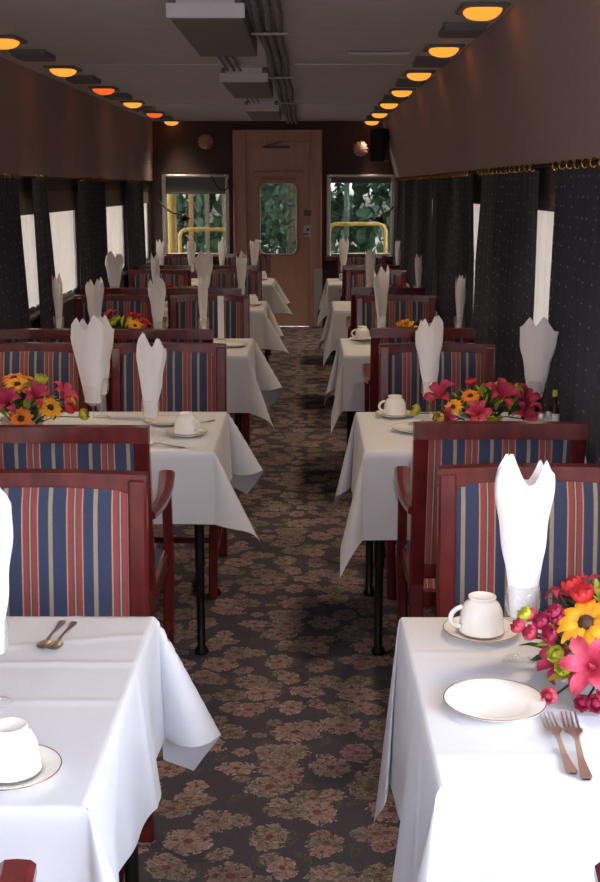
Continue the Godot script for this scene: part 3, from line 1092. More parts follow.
func end_wall() -> void:
	var st = surface()
	var zc := -END - 0.04
	var wl := [ex(162), ex(229)]
	var wr := [ex(327), ex(395)]
	var dl := [ex(246.5), ex(309.5)]
	var dtop := ey(142)
	var y0 := 0.84
	var y1 := 1.77
	# solid pieces of the wall round door and windows
	for q in [[WALL_L - 0.08, wl[0], 0, CEIL], [wl[0], wl[1], 0, y0], [wl[0], wl[1], y1, CEIL], [wl[1], dl[0], 0, CEIL], [dl[0], dl[1], dtop, CEIL], [dl[1], wr[0], 0, CEIL], [wr[0], wr[1], 0, y0], [wr[0], wr[1], y1, CEIL], [wr[1], WALL_R + 0.08, 0, CEIL]]:
		box(st, Vector3((q[0] + q[1]) * 0.5, (q[2] + q[3]) * 0.5, zc), Vector3(q[1] - q[0], q[3] - q[2], 0.08))
	struct("wall_back", st, mat.wall, "dark brown end wall holding the door between two windows", "wall")
	# door casing
	st = surface()
	var fx := [ex(233.5), ex(322)]
	var ft := ey(130)
	box(st, Vector3((fx[0] + dl[0]) * 0.5, ft * 0.5, -END + 0.025), Vector3(dl[0] - fx[0], ft, 0.05), 0.008)
	box(st, Vector3((fx[1] + dl[1]) * 0.5, ft * 0.5, -END + 0.025), Vector3(fx[1] - dl[1], ft, 0.05), 0.008)
	box(st, Vector3((dl[0] + dl[1]) * 0.5, (ft + dtop) * 0.5, -END + 0.025), Vector3(dl[1] - dl[0], ft - dtop, 0.05), 0.008)
	for x in [fx[0] + 0.012, fx[1] - 0.012]: box(st, Vector3(x, ft * 0.5, -END + 0.056), Vector3(0.024, ft, 0.014), 0.005)
	box(st, Vector3((fx[0] + fx[1]) * 0.5, ft - 0.012, -END + 0.056), Vector3(fx[1] - fx[0], 0.024, 0.014), 0.005)
	struct("trim_6", st, mat.doorframe, "broad tan wooden casing round the end door", "door casing")
	# the door itself
	var d := Node3D.new()
	d.name = "door_1"
	add_child(d, true)
	d.position = Vector3((dl[0] + dl[1]) * 0.5, 0, -END - 0.03)
	tag(d, "tan wooden end door with a tall rounded window", "door", "", "structure")
	var w: float = dl[1] - dl[0]
	var wx0 := ex(260) - d.position.x
	var wx1 := ex(296.5) - d.position.x
	var wy0 := ey(254)
	var wy1 := ey(183)
	st = surface()
	for q in [[-w * 0.5, wx0, 0.01, dtop], [wx1, w * 0.5, 0.01, dtop], [wx0, wx1, 0.01, wy0], [wx0, wx1, wy1, dtop]]:
		box(st, Vector3((q[0] + q[1]) * 0.5, (q[2] + q[3]) * 0.5, 0), Vector3(q[1] - q[0], q[3] - q[2], 0.045))
	# corner pieces that round the opening
	for sx in [0, 1]:
		for sy in [0, 1]:
			var cx: float = wx1 if sx else wx0
			var cy: float = wy1 if sy else wy0
			var ix := -1.0 if sx else 1.0
			var iy := -1.0 if sy else 1.0
			var r := 0.075
			var prev := Vector3(cx + ix * r, cy, 0.022)
			for i in range(1, 7):
				var a := PI * 0.5 * i / 6.0
				var p := Vector3(cx + ix * r * (1.0 - sin(a)), cy + iy * r * (1.0 - cos(a)), 0.022)
				face(st, [Vector3(cx, cy, 0.022), prev, p], Vector3.BACK)
				face(st, [Vector3(cx, cy, -0.022), prev - Vector3(0, 0, 0.044), p - Vector3(0, 0, 0.044)], Vector3.FORWARD)
				face(st, [prev, p, p - Vector3(0, 0, 0.044), prev - Vector3(0, 0, 0.044)], Vector3(ix, iy, 0))
				prev = p
	build("door_leaf", st, mat.door, d)
	st = surface()
	var ring := []
	for c in [[wx1, wy1, 0.0], [wx0, wy1, 90.0], [wx0, wy0, 180.0], [wx1, wy0, 270.0]]:
		for i in 7:
			var a := deg_to_rad(c[2] + 15.0 * i)
			ring.append(Vector3(c[0] - signf(c[0] - (wx0 + wx1) * 0.5) * 0.075 + 0.085 * cos(a), c[1] - signf(c[1] - (wy0 + wy1) * 0.5) * 0.075 + 0.085 * sin(a), 0.028))
	ring.append(ring[0]); ring.append(ring[1])
	tube(st, ring, 0.014, 8)
	build("window_moulding", st, mat.doorframe, d)
	st = surface()
	box(st, Vector3((wx0 + wx1) * 0.5, (wy0 + wy1) * 0.5, -0.006), Vector3(wx1 - wx0, wy1 - wy0, 0.006))
	build("pane", st, mat.doorglass, d)
	st = surface()
	box(st, Vector3((wx0 + wx1) * 0.5, ey(174), 0.05), Vector3(0.58, 0.065, 0.06), 0.01)
	box(st, Vector3((wx0 + wx1) * 0.5, ey(179.5), 0.04), Vector3(0.42, 0.03, 0.03), 0.006)
	build("blind_box", st, mat.doorframe, d)
	st = surface()
	box(st, Vector3(ex(277) - d.position.x, ey(147), 0.04), Vector3(0.30, 0.028, 0.035), 0.006)
	bar(st, Vector3(ex(262) - d.position.x, ey(147), 0.05), Vector3(ex(285) - d.position.x, ey(141), 0.07), 0.014, 0.014, 0.003)
	build("door_closer", st, mat.darkgrey, d)
	# latch plates on the casing
	var lk := thing("door_lock", Vector3(ex(307.5), ey(231), -END + 0.05), "small dark lock plate with lever on the end door's casing", "lock")
	st = surface()
	box(st, Vector3(0, 0, 0.006), Vector3(0.085, 0.15, 0.012), 0.004)
	build("lock_plate", st, mat.steel, lk)
	st = surface()
	box(st, Vector3(0.005, 0.02, 0.03), Vector3(0.03, 0.03, 0.04), 0.006)
	tube(st, [Vector3(0.005, -0.03, 0.015), Vector3(0.005, -0.03, 0.05), Vector3(-0.05, -0.032, 0.055)], 0.009, 8)
	build("lever", st, mat.black, lk)
	st = surface()
	box(st, Vector3(0, 0, 0.006), Vector3(0.09, 0.065, 0.012), 0.004)
	var pl := build("switch_plate", st, mat.darkgrey)
	pl.position = Vector3(ex(307.5), ey(213), -END + 0.05)
	tag(pl, "small dark switch plate above the door lock", "switch plate")
	st = surface()
	box(st, Vector3(ex(318.5), 0.35, -END + 0.064), Vector3(0.10, 0.68, 0.012), 0.003)
	tag(build("kick_plate", st, mat.silver), "tall silver metal plate at the foot of the door casing", "metal plate")
	# two end windows
	var k := 18
	for q in [[wl, 1.56, "daylight window left of the end door with half drawn grey blind"], [wr, 1.685, "window between the end door and the curtained wall, blind rolled up"]]:
		var wn := Node3D.new()
		wn.name = "window_%d" % k
		k += 1
		add_child(wn, true)
		var x0: float = q[0][0]
		var x1: float = q[0][1]
		wn.position = Vector3((x0 + x1) * 0.5, 0, -END)
		tag(wn, q[2], "window", "", "structure")
		var ww := x1 - x0
		st = surface()
		for s in [-1.0, 1.0]: box(st, Vector3(s * (ww * 0.5 - 0.02), (y0 + y1) * 0.5, 0.0), Vector3(0.045, y1 - y0, 0.06), 0.006)
		box(st, Vector3(0, y1 - 0.015, 0.0), Vector3(ww - 0.09, 0.03, 0.06), 0.006)
		box(st, Vector3(0, y0 + 0.015, 0.0), Vector3(ww - 0.09, 0.03, 0.06), 0.006)
		build("window_frame", st, mat.silver, wn)
		st = surface()
		box(st, Vector3(0, (y0 + y1) * 0.5, -0.05), Vector3(ww - 0.05, y1 - y0 - 0.04, 0.006))
		build("pane", st, mat.doorglass, wn)
		st = surface()
		box(st, Vector3(0, (q[1] + y1 - 0.03) * 0.5, -0.012), Vector3(ww - 0.09, y1 - 0.03 - q[1], 0.004))
		box(st, Vector3(0, q[1], -0.012), Vector3(ww - 0.09, 0.02, 0.016), 0.004)
		build("roller_blind", st, mat.grey, wn)
		st = surface()
		box(st, Vector3(0, y0 - 0.03, 0.03), Vector3(ww + 0.05, 0.06, 0.10), 0.008)
		build("sill", st, mat.wood, wn)
	# ribbed glass lamps above the windows
	for q in [[207, 142, "round pinkish glass wall lamp above the end window by the four-seat tables"], [360, 149, "round pinkish glass wall lamp above the end window by the two-seat tables"]]:
		var t := thing("wall_lamp", Vector3(ex(q[0]), ey(q[1]), -END), q[2], "wall lamp", "round glass lamps on the end wall")
		st = surface()
		lathe(st, [Vector2(0, 0), Vector2(0.06, 0), Vector2(0.06, 0.02), Vector2(0, 0.02)], 20)
		var bp := build("back_plate", st, mat.brass, t)
		bp.rotation.x = PI * 0.5
		st = surface()
		var g := []
		for i in 13:
			var row := []
			for j in 73:
				var a := TAU * j / 72.0
				var e := PI * (i / 12.0) - PI * 0.5
				var rr := 0.088 * cos(e) * (1.0 + 0.06 * cos(a * 12.0))
				row.append(Vector3(rr * cos(a), rr * sin(a), 0.075 + 0.062 * sin(e)))
			g.append(row)
		sheet(st, g)
		build("glass_shade", st, mat.pinkglass, t)
	# lamp arms in front of the end windows, hung from the side panels
	for q in [[-1.0, ex(163), 203.0, ex(186), 216.0, "black swan-neck lamp reaching in front of the end window by the four-seat tables"], [1.0, ex(396), 201.0, ex(378), 217.0, "black swan-neck lamp reaching in front of the end window by the two-seat tables"]]:
		var t := thing("reading_lamp", Vector3(q[1], ey(q[2]), -END + 0.30), q[5], "lamp", "black swan-neck lamps")
		var e := Vector3(q[3] - q[1], ey(q[4]) - ey(q[2]), 0)
		st = surface()
		tube(st, [Vector3(q[0] * 0.05, 0.03, -0.28), Vector3(q[0] * 0.03, 0.03, -0.12), Vector3.ZERO, e * 0.5 + Vector3(0, -0.03, 0.03), e * 0.85 + Vector3(0, 0.005, 0.03)], 0.011, 8)
		build("arm", st, mat.black, t)
		st = surface()
		lathe(st, [Vector2(0.015, 0.05), Vector2(0.03, 0.04), Vector2(0.075, -0.03), Vector2(0.07, -0.03), Vector2(0.02, 0.03), Vector2(0.0, 0.035)], 18)
		var hd := build("lamp_shade", st, mat.black, t)
		hd.position = e + Vector3(0, -0.02, 0.03)
		hd.rotation.z = -q[0] * 0.35
	# dangling cable and sensor near the door
	var cb := thing("cable", Vector3(ex(212), ey(176), -END + 0.02), "thin black cable looping from above the end window to a small box", "cable")
	st = surface()
	var pts := []
	for i in 12:
		var u := i / 11.0
		pts.append(Vector3(u * 0.20, -0.17 * sin(u * 2.35), 0.045 + 0.02 * sin(u * PI)))
	tube(st, pts, 0.007, 6)
	build("wire", st, mat.black, cb)
	st = surface()
	box(st, Vector3(0.215, -0.09, 0.05), Vector3(0.05, 0.11, 0.04), 0.008)
	build("sensor_box", st, mat.black, cb)
	st = surface()
	box(st, Vector3(0, 0, 0), Vector3(0.17, 0.36, 0.20), 0.015)
	var sp := build("loudspeaker", st, mat.black)
	sp.position = Vector3(0.80, 2.08, -END + 0.65)
	sp.rotation.y = -0.35
	tag(sp, "black loudspeaker box high in the corner beside the curtained wall", "loudspeaker")

func ceiling_fittings() -> void:
	# amber lamps with dark vents between them
	var nth := ["first", "second", "third", "fourth", "fifth", "sixth", "seventh"]
	for i in 7: amber_lamp(0.735, 5.3 + 1.46 * i, false, "glowing amber ceiling lamp over the two-seat tables, %s lamp from the camera" % nth[i])
	for i in 6: amber_lamp(-1.545, 6.36 + 1.55 * i, i in [2, 4], "%s amber ceiling lamp over the four-seat tables, %s lamp from the camera" % ["dim" if i in [2, 4] else "glowing", nth[i]])
	# the rows go on overhead, before the first lamps that the picture shows
	for q in [[0.735, 3.84, "amber ceiling lamp overhead between first and second two-seat tables"], [0.735, 2.38, "amber ceiling lamp overhead at the first two-seat table"], [-1.545, 4.81, "amber ceiling lamp overhead at the second four-seat table"], [-1.545, 3.26, "amber ceiling lamp overhead between first and second four-seat tables"]]:
		amber_lamp(q[0], q[1], false, q[2])
	for q in [[0.73, 5.3, 1.46, 6, "two-seat"], [-1.54, 6.36, 1.55, 5, "four-seat"]]:
		for i in int(q[3]):
			var t := thing("air_vent", Vector3(q[0], CEIL, -(q[1] + q[2] * (i + 0.45))), "small dark vent between amber lamps over the %s tables, %s from the camera" % [q[4], ["first", "second", "third", "fourth", "fifth", "sixth"][i]], "vent", "vents between the ceiling lamps")
			var st = surface()
			box(st, Vector3(0, -0.017, 0), Vector3(0.19, 0.034, 0.30), 0.006)
			build("vent_body", st, mat.darkgrey, t)
			st = surface()
			box(st, Vector3(0, -0.006, 0.158), Vector3(0.21, 0.012, 0.014), 0.003)
			build("vent_lip", st, mat.grey, t)
	# long boxes down the middle, each with a pale stepped end
	var k := 0
	for z in [4.95, 7.9, 10.9]:
		var t := thing("ceiling_duct", Vector3(-0.40, CEIL, -z), "long grey ceiling box with pale stepped end, %s from the camera" % ORD[k], "ceiling box", "boxes down the middle of the ceiling")
		var st = surface()
		box(st, Vector3(0, -0.045, -0.73), Vector3(0.29, 0.09, 1.42), 0.004)
		build("box_body", st, mat.darkgrey, t)
		st = surface()
		box(st, Vector3(0, -0.062, -0.008), Vector3(0.31, 0.056, 0.02), 0.003)
		box(st, Vector3(0, -0.017, -0.008), Vector3(0.23, 0.034, 0.02), 0.003)
		build("end_plate", st, mat.white, t)
		st = surface()
		for x in [-0.10, -0.06, -0.02]: tube(st, [Vector3(x, -0.02, -1.43), Vector3(x, -0.02, -2.95)], 0.008, 6)
		build("feed_pipe", st, mat.grey, t)
		k += 1
	# corrugated conduits beside the boxes
	var c := thing("conduit_run", Vector3(-0.17, CEIL - 0.012, -3.0), "bundle of ribbed grey conduits along the ceiling beside the boxes", "conduit")
	for j in 3:
		var st = surface()
		var pts := []
		var rad := []
		for i in 220:
			var z := -i * 0.05
			pts.append(Vector3((j - 1) * 0.042 + 0.006 * sin(z * 3.0 + j), -0.022 - 0.004 * sin(z * 2.0 + j * 2.0), z))
			rad.append(0.019 if i % 4 < 2 else 0.014)
		tube(st, pts, rad, 8)
		build("conduit", st, mat.grey, c)
	for z in [0.8, 2.75, 5.0, 7.4]:
		var st = surface()
		box(st, Vector3(0, -0.044, -z), Vector3(0.17, 0.008, 0.035), 0.002)
		build("clip", st, mat.silver, c)
	# overhead flap on the ceiling
	var st = surface()
	box(st, Vector3(0, -0.012, 0), Vector3(0.34, 0.018, 0.24), 0.004)
	var hp := build("ceiling_hatch", st, mat.ceiling)
	hp.position = Vector3(0.40, CEIL, -7.1)
	tag(hp, "flat grey hatch cover on the ceiling, over the two-seat side of the aisle", "hatch")

func hangings() -> void:
	# by the four-seat tables: gathered panels with daylight between them
	var L := [[5.2, 7.52, 5.2, 7.74, "wide dark dotted curtain at the picture's edge behind the four-seat tables"], [7.88, 8.29, 7.94, 8.62, "slim dark curtain leaning between the two brightest windows"], [9.47, 10.76, 9.38, 10.80, "dark gathered curtain between fourth and fifth daylight windows"], [11.97, 13.2, 12.0, 13.25, "dark gathered curtain next to the end corner by the four-seat tables"]]
	for q in L: curtain(WALL_L + 0.05, q[0], q[1], q[2], q[3], 0.45, 1.68, q[4], 1.0)
	# by the two-seat tables: an almost unbroken dark wall of curtains
	var R := [[2.9, 4.97, 2.9, 4.99, "dark dotted curtain beside the second two-seat table, before the tall bright gap"], [5.33, 7.08, 5.30, 7.25, "dark dotted curtain between the tall bright gap and the short tapering gap"], [7.43, 9.70, 7.27, 9.76, "dark dotted curtain beyond the short tapering gap"], [9.86, 13.9, 9.78, 13.9, "dark curtain running into the corner by the end window, beside the last two-seat table"]]
	for q in R: curtain(WALL_R - 0.045, q[0], q[1], q[2], q[3], 0.32, 1.70, q[4], -1.0, 0.36)
	for q in [[WALL_L + 0.028, 1.69, 1.0, "thin brass curtain rail above the four-seat tables"], [WALL_R - 0.022, 1.712, -1.0, "thin brass curtain rail above the two-seat tables"]]:
		var st = surface()
		tube(st, [Vector3(q[0], q[1], -1.0), Vector3(q[0], q[1], -14.1)], 0.005, 8)
		tag(build("curtain_rail", st, mat.black), q[3], "curtain rail")

func outside() -> void:
	var st = surface()
	box(st, Vector3(0, -1.25, -10), Vector3(120, 0.1, 120))
	struct("ground", st, tri(plain(Color.WHITE, 0.95), noise_tex(0.08, [Color8(120, 116, 96), Color8(150, 142, 120)]), 0.5, true), "pale gravel ground outside the windows", "ground")
	st = surface()
	box(st, Vector3(-0.4, -0.06, -END - 0.08 - 0.65), Vector3(2.9, 0.10, 1.3), 0.01)
	struct("trim_7", st, mat.darkgrey, "open end platform of the carriage beyond the door", "platform")
	for q in [[-1.66, "yellow", -0.99, 0.07, "cream yellow grab post on the open platform outside the end window"], ]:
		st = surface()
		tube(st, [Vector3(q[0], -0.01, -END - 0.75), Vector3(q[0], 2.3, -END - 0.75)], 0.055, 12)
		tag(build("grab_post", st, mat.yellowpaint), q[4], "post")
	var rl := thing("platform_railing", Vector3(0, 0, -END - 1.25), "yellow tubular handrail on the platform seen through both end windows", "railing")
	for q in [[-1.62, -0.82, 1.10], [0.28, 1.0, 1.17]]:
		st = surface()
		var pts := [Vector3(q[0], 0.0, 0), Vector3(q[0], q[2] - 0.08, 0), Vector3(q[0] + 0.03, q[2] - 0.02, 0), Vector3(q[0] + 0.09, q[2], 0), Vector3(q[1] - 0.09, q[2], 0), Vector3(q[1] - 0.03, q[2] - 0.02, 0), Vector3(q[1], q[2] - 0.08, 0), Vector3(q[1], 0, 0)]
		tube(st, pts, 0.026, 10)
		build("handrail", st, mat.yellowpaint, rl)
	var q_n := 0
	for q in [[-1.68, 0.035, "amberwood"], [-1.45, 0.035, "bark"], [-1.2, 0.03, "bark"], [0.55, 0.04, "leafdark"]]:
		st = surface()
		tube(st, [Vector3.ZERO, Vector3(0.02, 2.5, 0), Vector3(0.0, 5.0, 0.03)], q[1], 10)
		var po := build("pole", st, mat[q[2]])
		po.position = Vector3(q[0], -1.2, -17.5)
		tag(po, "%s upright pole outside the end windows, %s from the four-seat side" % [["orange brown", "pale", "slim pale", "dark green"][q_n], ORD[q_n]], "pole", "poles outside the end windows")
		q_n += 1
	# trees beyond the platform
	var r := RandomNumberGenerator.new(); r.seed = 77
	var spots := [[-5.2, 22.0], [-2.7, 20.0], [-0.3, 22.6], [2.1, 20.0], [4.6, 22.0]]
	for i in spots.size():
		var t := thing("tree", Vector3(spots[i][0], -1.2, -spots[i][1]), "leafy green tree outside, %s trunk along from the four-seat side" % ["first", "second", "third", "fourth", "fifth"][i], "tree", "trees beyond the end windows")
		st = surface()
		tube(st, [Vector3.ZERO, Vector3(0.04, 1.5, 0.02), Vector3(-0.03, 3.2, 0), Vector3(0.05, 5.0, 0.05)], [0.13, 0.11, 0.09, 0.05], 10)
		build("trunk", st, mat.bark, t)
		st = surface()
		for k in 1800:
			var p := Vector3(clampf(r.randfn(0, 0.55), -1.0, 1.0), r.randf_range(0.3, 5.6), clampf(r.randfn(0, 0.5), -1.0, 1.0))
			leaf_blade(st, Transform3D(Basis.from_euler(Vector3(r.randf() * TAU, r.randf() * TAU, 0)), p), r.randf_range(0.12, 0.22), r.randf_range(0.035, 0.06))
		var f := build("foliage", st, mat.leafdark, t)
		f.set_meta("kind", "stuff")

	st = surface()
	for k in 11000:
		var p := Vector3(r.randf_range(-9, 9), r.randf_range(0.0, 7.5), r.randf_range(-0.8, 0.8))
		leaf_blade(st, Transform3D(Basis.from_euler(Vector3(r.randf() * TAU, r.randf() * TAU, 0)), p), r.randf_range(0.3, 0.5), r.randf_range(0.10, 0.16))
	var hg := build("hedge_foliage", st, mat.leafdark)
	hg.position = Vector3(0, -1.2, -27)
	tag(hg, "dense dark wall of leaves behind the trees outside", "hedge", "", "stuff")
	st = surface()  # unseen roof, added to keep daylight off the platform outside the end windows
	box(st, Vector3(-0.4, 2.5, -END - 0.85), Vector3(3.1, 0.08, 1.7), 0.02)
	struct("trim_8", st, mat.darkgrey, "unseen canopy added to shade the open end platform", "canopy")

# ------------------------------------------------------------------ rows of tables and chairs
const LC := -0.915     # middle of the four-seat tables
const LW := 1.19
const RC := 0.57       # middle of the two-seat tables
const RW := 0.74

func rows() -> void:
	for i in 5:
		table(LC, FAR[i], LW, DEEP + (0.06 if i == 0 else 0.0), "wide four-seat table under white cloth, %s one from the camera" % ORD[i], true)
		table(RC, FAR[i], RW, DEEP, "small two-seat table under white cloth, %s one from the camera" % ORD[i], false)
	# corners: (-x near) (+x near) (-x far) (+x far)
	var base := [[0.5, 26, 0.5, 0.14], [0.05, 27, 0.55, 0.14], [0.5, 26, 0.5, 0.14], [0.0, 28, 0.24, 0.20, 0.62]]
	var mir := [[0.05, 11, 0.32, 0.16], [0.9, 14, 0.5, 0.08], [0.0, 11, 0.36, 0.18], [0.9, 14, 0.5, 0.08]]
	var lab := "white tablecloth hanging over the %s four-seat table from the camera%s"
	var labr := "white tablecloth hanging over the %s two-seat table from the camera%s"
	for i in 5:
		var a: Array = base.duplicate(true)
		var b: Array = mir.duplicate(true)
		a[1][1] += [-11.0, -2.0, -9.0, 3.0, 6.0][i]
		a[3][1] += [-4.0, 0.0, 0.0, -4.0, 2.0][i]
		b[0][1] += [-3.0, 0.0, -2.0, 0.0, 4.0][i]
		if i == 0: b[2] = [0.0, 10, 0.45, 0.22, 0.85]
		b[2][1] += [-6.0, 0.0, 1.0, 3.0, 2.0][i]
		tablecloth(LC, FAR[i], LW, DEEP + (0.06 if i == 0 else 0.0), [0.275, 0.255, 0.31, 0.28, 0.26][i], a, lab % [ORD[i], ", two spoons on it" if i == 0 else ""], "cloths on the four-seat tables", 3 + i, [[0.0, -0.14, 0.0, 0.0035], [0.25, -0.20, -0.26, 0.0030], [0.1, 0.03, 0.0, 0.0022], [0.45, 0.0, 1.53, 0.0012]] if i == 0 else [[0.0, 0.05, 0.0, 0.001]])
		tablecloth(RC, FAR[i], RW, DEEP, [0.36, 0.31, 0.30, 0.29, 0.28][i], b, labr % [ORD[i], ", two forks on it" if i == 0 else ""], "cloths on the two-seat tables", 13 + i, [[0.0, 0.26, 0.0, 0.0016], [0.0, -0.16, 0.02, 0.0022], [-0.12, 0.0, 1.57, 0.0012]] if i == 0 else [])
	# chairs: x of the middle, distance of the back's top
	for i in 5:
		var f: float = FAR[i]
		var n: float = f - DEEP
		var jl: Array = [[-0.630, -0.64], [-0.60, -0.70], [-0.61, -0.70], [-0.62, -0.69], [-0.62, -0.68]][i]
		var jr: Array = [[0.57, 0.665], [0.565, 0.56], [0.56, 0.56], [0.57, 0.55], [0.56, 0.56]][i]
		# on the door side of the table, facing the camera
		place_chair(jl[0], f + (0.40 if i == 0 else 0.47), false, "armless striped mahogany chair, aisle seat on the door side of the %s four-seat table" % ORD[i])
		if i > 0: place_chair(jl[0] - 0.60, f + 0.47, false, "armless striped mahogany chair, window seat on the door side of the %s four-seat table" % ORD[i])
		place_chair(jr[0], f + 0.47, false, "armless striped mahogany chair on the door side of the %s two-seat table" % ORD[i])
		# on the camera side, seen from behind
		place_chair(jl[1], n - (0.64 if i == 0 else 0.64), true, "striped mahogany armchair seen from behind, aisle seat of the %s four-seat table" % ORD[i])
		if i > 0: place_chair(jl[1] - 0.58, n - 0.64, true, "striped mahogany armchair seen from behind, window seat of the %s four-seat table" % ORD[i])
		place_chair(jr[1], n - (0.64 if i == 0 else 0.58), true, "striped mahogany armchair seen from behind at the %s two-seat table" % ORD[i])

func setting(x: float, z: float, kind: int, turn: float, where: String, grow := 1.0, fat := 1.0) -> void:
	wine_glass(x, z, "clear wine glass holding napkin, " + where)
	napkin(x, z, kind, turn, "white folded napkin in glass, " + where, grow, fat)

func cup_on_saucer(x: float, z: float, turn: float, where: String) -> void:
	dish("saucer", 0.076, x, z, "white gold-rimmed saucer under an upturned cup, " + where, "saucers under upturned cups")
	cup(x, z, turn, "white teacup turned upside down, " + where)

func table_things() -> void:
	# napkins in their glasses
	setting(0.405, 2.14, 0, 0.1, "on the first two-seat table beside the flowers", 1.02)
	setting(-0.545, 1.95, 2, 0.15, "on the first four-seat table, cut by the picture's edge")
	setting(-0.545, 4.12, 1, 0.0, "aisle end of the second four-seat table", 0.96)
	setting(-0.80, 4.42, 2, -0.3, "beside the flowers on the second four-seat table", 1.06, 1.3)
	setting(-0.80, 4.60, 3, 0.5, "hidden behind another on the second four-seat table")
	setting(0.47, 4.53, 2, 0.2, "by the flowers, aisle end of second two-seat table", 1.02)
	setting(0.875, 4.55, 3, -0.2, "window end of the second two-seat table, under the bright gap", 1.0, 1.35)
	for q in [[-1.16, 6.55, 0, "window side, camera side"], [-0.82, 6.62, 1, "middle, camera side"], [-0.585, 6.80, 3, "aisle side"], [-1.42, 6.85, 2, "far window corner"]]:
		setting(q[0], q[1], q[2], q[0] * 3.0, q[3] + " of the third four-seat table")
	for q in [[-1.44, 9.0, 1, "window corner"], [-1.12, 8.92, 2, "window side"], [-0.77, 9.1, 3, "middle"], [-0.49, 9.05, 0, "aisle corner"]]:
		setting(q[0], q[1], q[2], q[0] * 4.0, q[3] + " of the fourth four-seat table", 1.05, 1.25)
	for q in [[-1.38, 11.4, 3, "window corner"], [-1.10, 11.5, 1, "window side"], [-0.81, 11.5, 2, "middle"], [-0.505, 11.6, 0, "aisle corner"]]:
		setting(q[0], q[1], q[2], q[0] * 5.0, q[3] + " of the fifth four-seat table")
	for q in [[0.425, 6.86, 2, "aisle end of the third two-seat table", 1.15], [0.875, 6.88, 0, "window end of the third two-seat table", 1.0], [0.475, 9.15, 3, "aisle end of the fourth two-seat table", 1.1], [0.84, 9.1, 1, "window end of the fourth two-seat table", 1.0], [0.345, 11.5, 1, "aisle end of the fifth two-seat table", 1.05], [0.86, 11.5, 0, "window end of the fifth two-seat table", 1.0]]:
		setting(q[0], q[1], q[2], q[0] * 2.0, q[3], q[4])
	# cups and plates
	cup_on_saucer(0.350, 2.275, 0.25, "on the first two-seat table")
	cup_on_saucer(-0.450, 1.685, -0.6, "on the first four-seat table at the picture's edge")
	cup_on_saucer(-0.435, 4.25, 2.4, "on the second four-seat table")
	cup_on_saucer(0.345, 4.62, 0.3, "on the second two-seat table")
	cup_on_saucer(0.325, 7.0, 0.3, "on the third two-seat table")
	cup_on_saucer(-0.41, 9.1, 1.0, "on the fourth four-seat table")
	cup_on_saucer(-0.43, 11.7, 1.0, "on the fifth four-seat table")
	cup_on_saucer(0.37, 11.62, 0.5, "on the fifth two-seat table")
	dish("side_plate", 0.088, 0.325, 1.935, "white side plate with thin gold rim, beside the forks", "gold-rimmed side plates")
	dish("side_plate", 0.088, 0.40, 4.33, "white side plate half hidden by a chair on the second two-seat table", "gold-rimmed side plates")
	dish("side_plate", 0.088, -0.53, 4.47, "white side plate behind the cup on the second four-seat table", "gold-rimmed side plates")
	dish("side_plate", 0.088, -0.42, 6.72, "white side plate alone at the aisle end of the third four-seat table", "gold-rimmed side plates")
	# cutlery
	fork(Vector3(0.4065, TOP + 0.002, -1.795), 0.0, 1.12, "silver fork beside the plate, the one nearer the plate")
	fork(Vector3(0.434, TOP + 0.002, -1.785), -0.09, 1.22, "silver fork on the first two-seat table, the outer one under the flowers")
	spoon(Vector3(-0.507, TOP + 0.002, -2.255), PI - 0.05, "small silver spoon on the first four-seat table, the one nearer the napkin", "pair of spoons by the napkin")
	spoon(Vector3(-0.484, TOP + 0.002, -2.25), PI - 0.07, "small silver spoon on the first four-seat table, the one nearer the aisle", "pair of spoons by the napkin")
	spoon(Vector3(-0.50, TOP + 0.002, -4.06), 1.2, "silver spoon at the near edge of the second four-seat table", "spoons by the second cup")
	spoon(Vector3(-0.40, TOP + 0.002, -4.45), 2.6, "silver spoon behind the cup on the second four-seat table", "spoons by the second cup")
	# one tall narrow white upright slip on a small base
	for q in [[-0.505, 7.04, 0.036, 0.25, "narrow white slip standing upright on the third four-seat table"]]:
		var t := thing("white_upright", Vector3(q[0], TOP + 0.002, -q[1]), q[4], "slip")
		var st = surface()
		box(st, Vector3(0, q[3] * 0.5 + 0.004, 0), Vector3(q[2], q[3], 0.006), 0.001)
		build("slip", st, mat.slip, t)
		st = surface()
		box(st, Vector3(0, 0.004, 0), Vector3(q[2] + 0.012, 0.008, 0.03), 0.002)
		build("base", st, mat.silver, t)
	# cruets beside the window-end napkin of the second two-seat table
	var b := thing("sauce_bottle", Vector3(0.922, TOP + 0.001, -4.40), "slim dark bottle with white label beside the glass shakers", "bottle")
	var st = surface()
	lathe(st, [Vector2(0, 0), Vector2(0.019, 0), Vector2(0.02, 0.004), Vector2(0.02, 0.065), Vector2(0.009, 0.09), Vector2(0.008, 0.125), Vector2(0.0, 0.125)], 18)
	build("bottle_body", st, mat.bottleglass, b)
	st = surface()
	lathe(st, [Vector2(0.0205, 0.012), Vector2(0.0205, 0.055)], 18)
	build("paper_label", st, mat.slip, b)
	st = surface()
	lathe(st, [Vector2(0.0095, 0.118), Vector2(0.0095, 0.142), Vector2(0, 0.143)], 12)
	build("cap", st, mat.lime, b)
	var n := 0
	for q in [[0.855, 4.30], [0.888, 4.34]]:
		var s := thing("shaker", Vector3(q[0], TOP + 0.001, -q[1]), "small glass shaker with metal top, %s the white-labelled bottle" % ["farther from", "next to"][n], "shaker", "glass shakers")
		st = surface()
		lathe(st, [Vector2(0, 0), Vector2(0.015, 0), Vector2(0.016, 0.004), Vector2(0.013, 0.055)], 8, Vector3.ZERO, Vector3.ONE, -1)
		build("shaker_body", st, mat.glass, s)
		st = surface()
		lathe(st, [Vector2(0.0138, 0.054), Vector2(0.0142, 0.062), Vector2(0.009, 0.071), Vector2(0, 0.073)], 14)
		build("shaker_top", st, mat.silver, s)
		n += 1
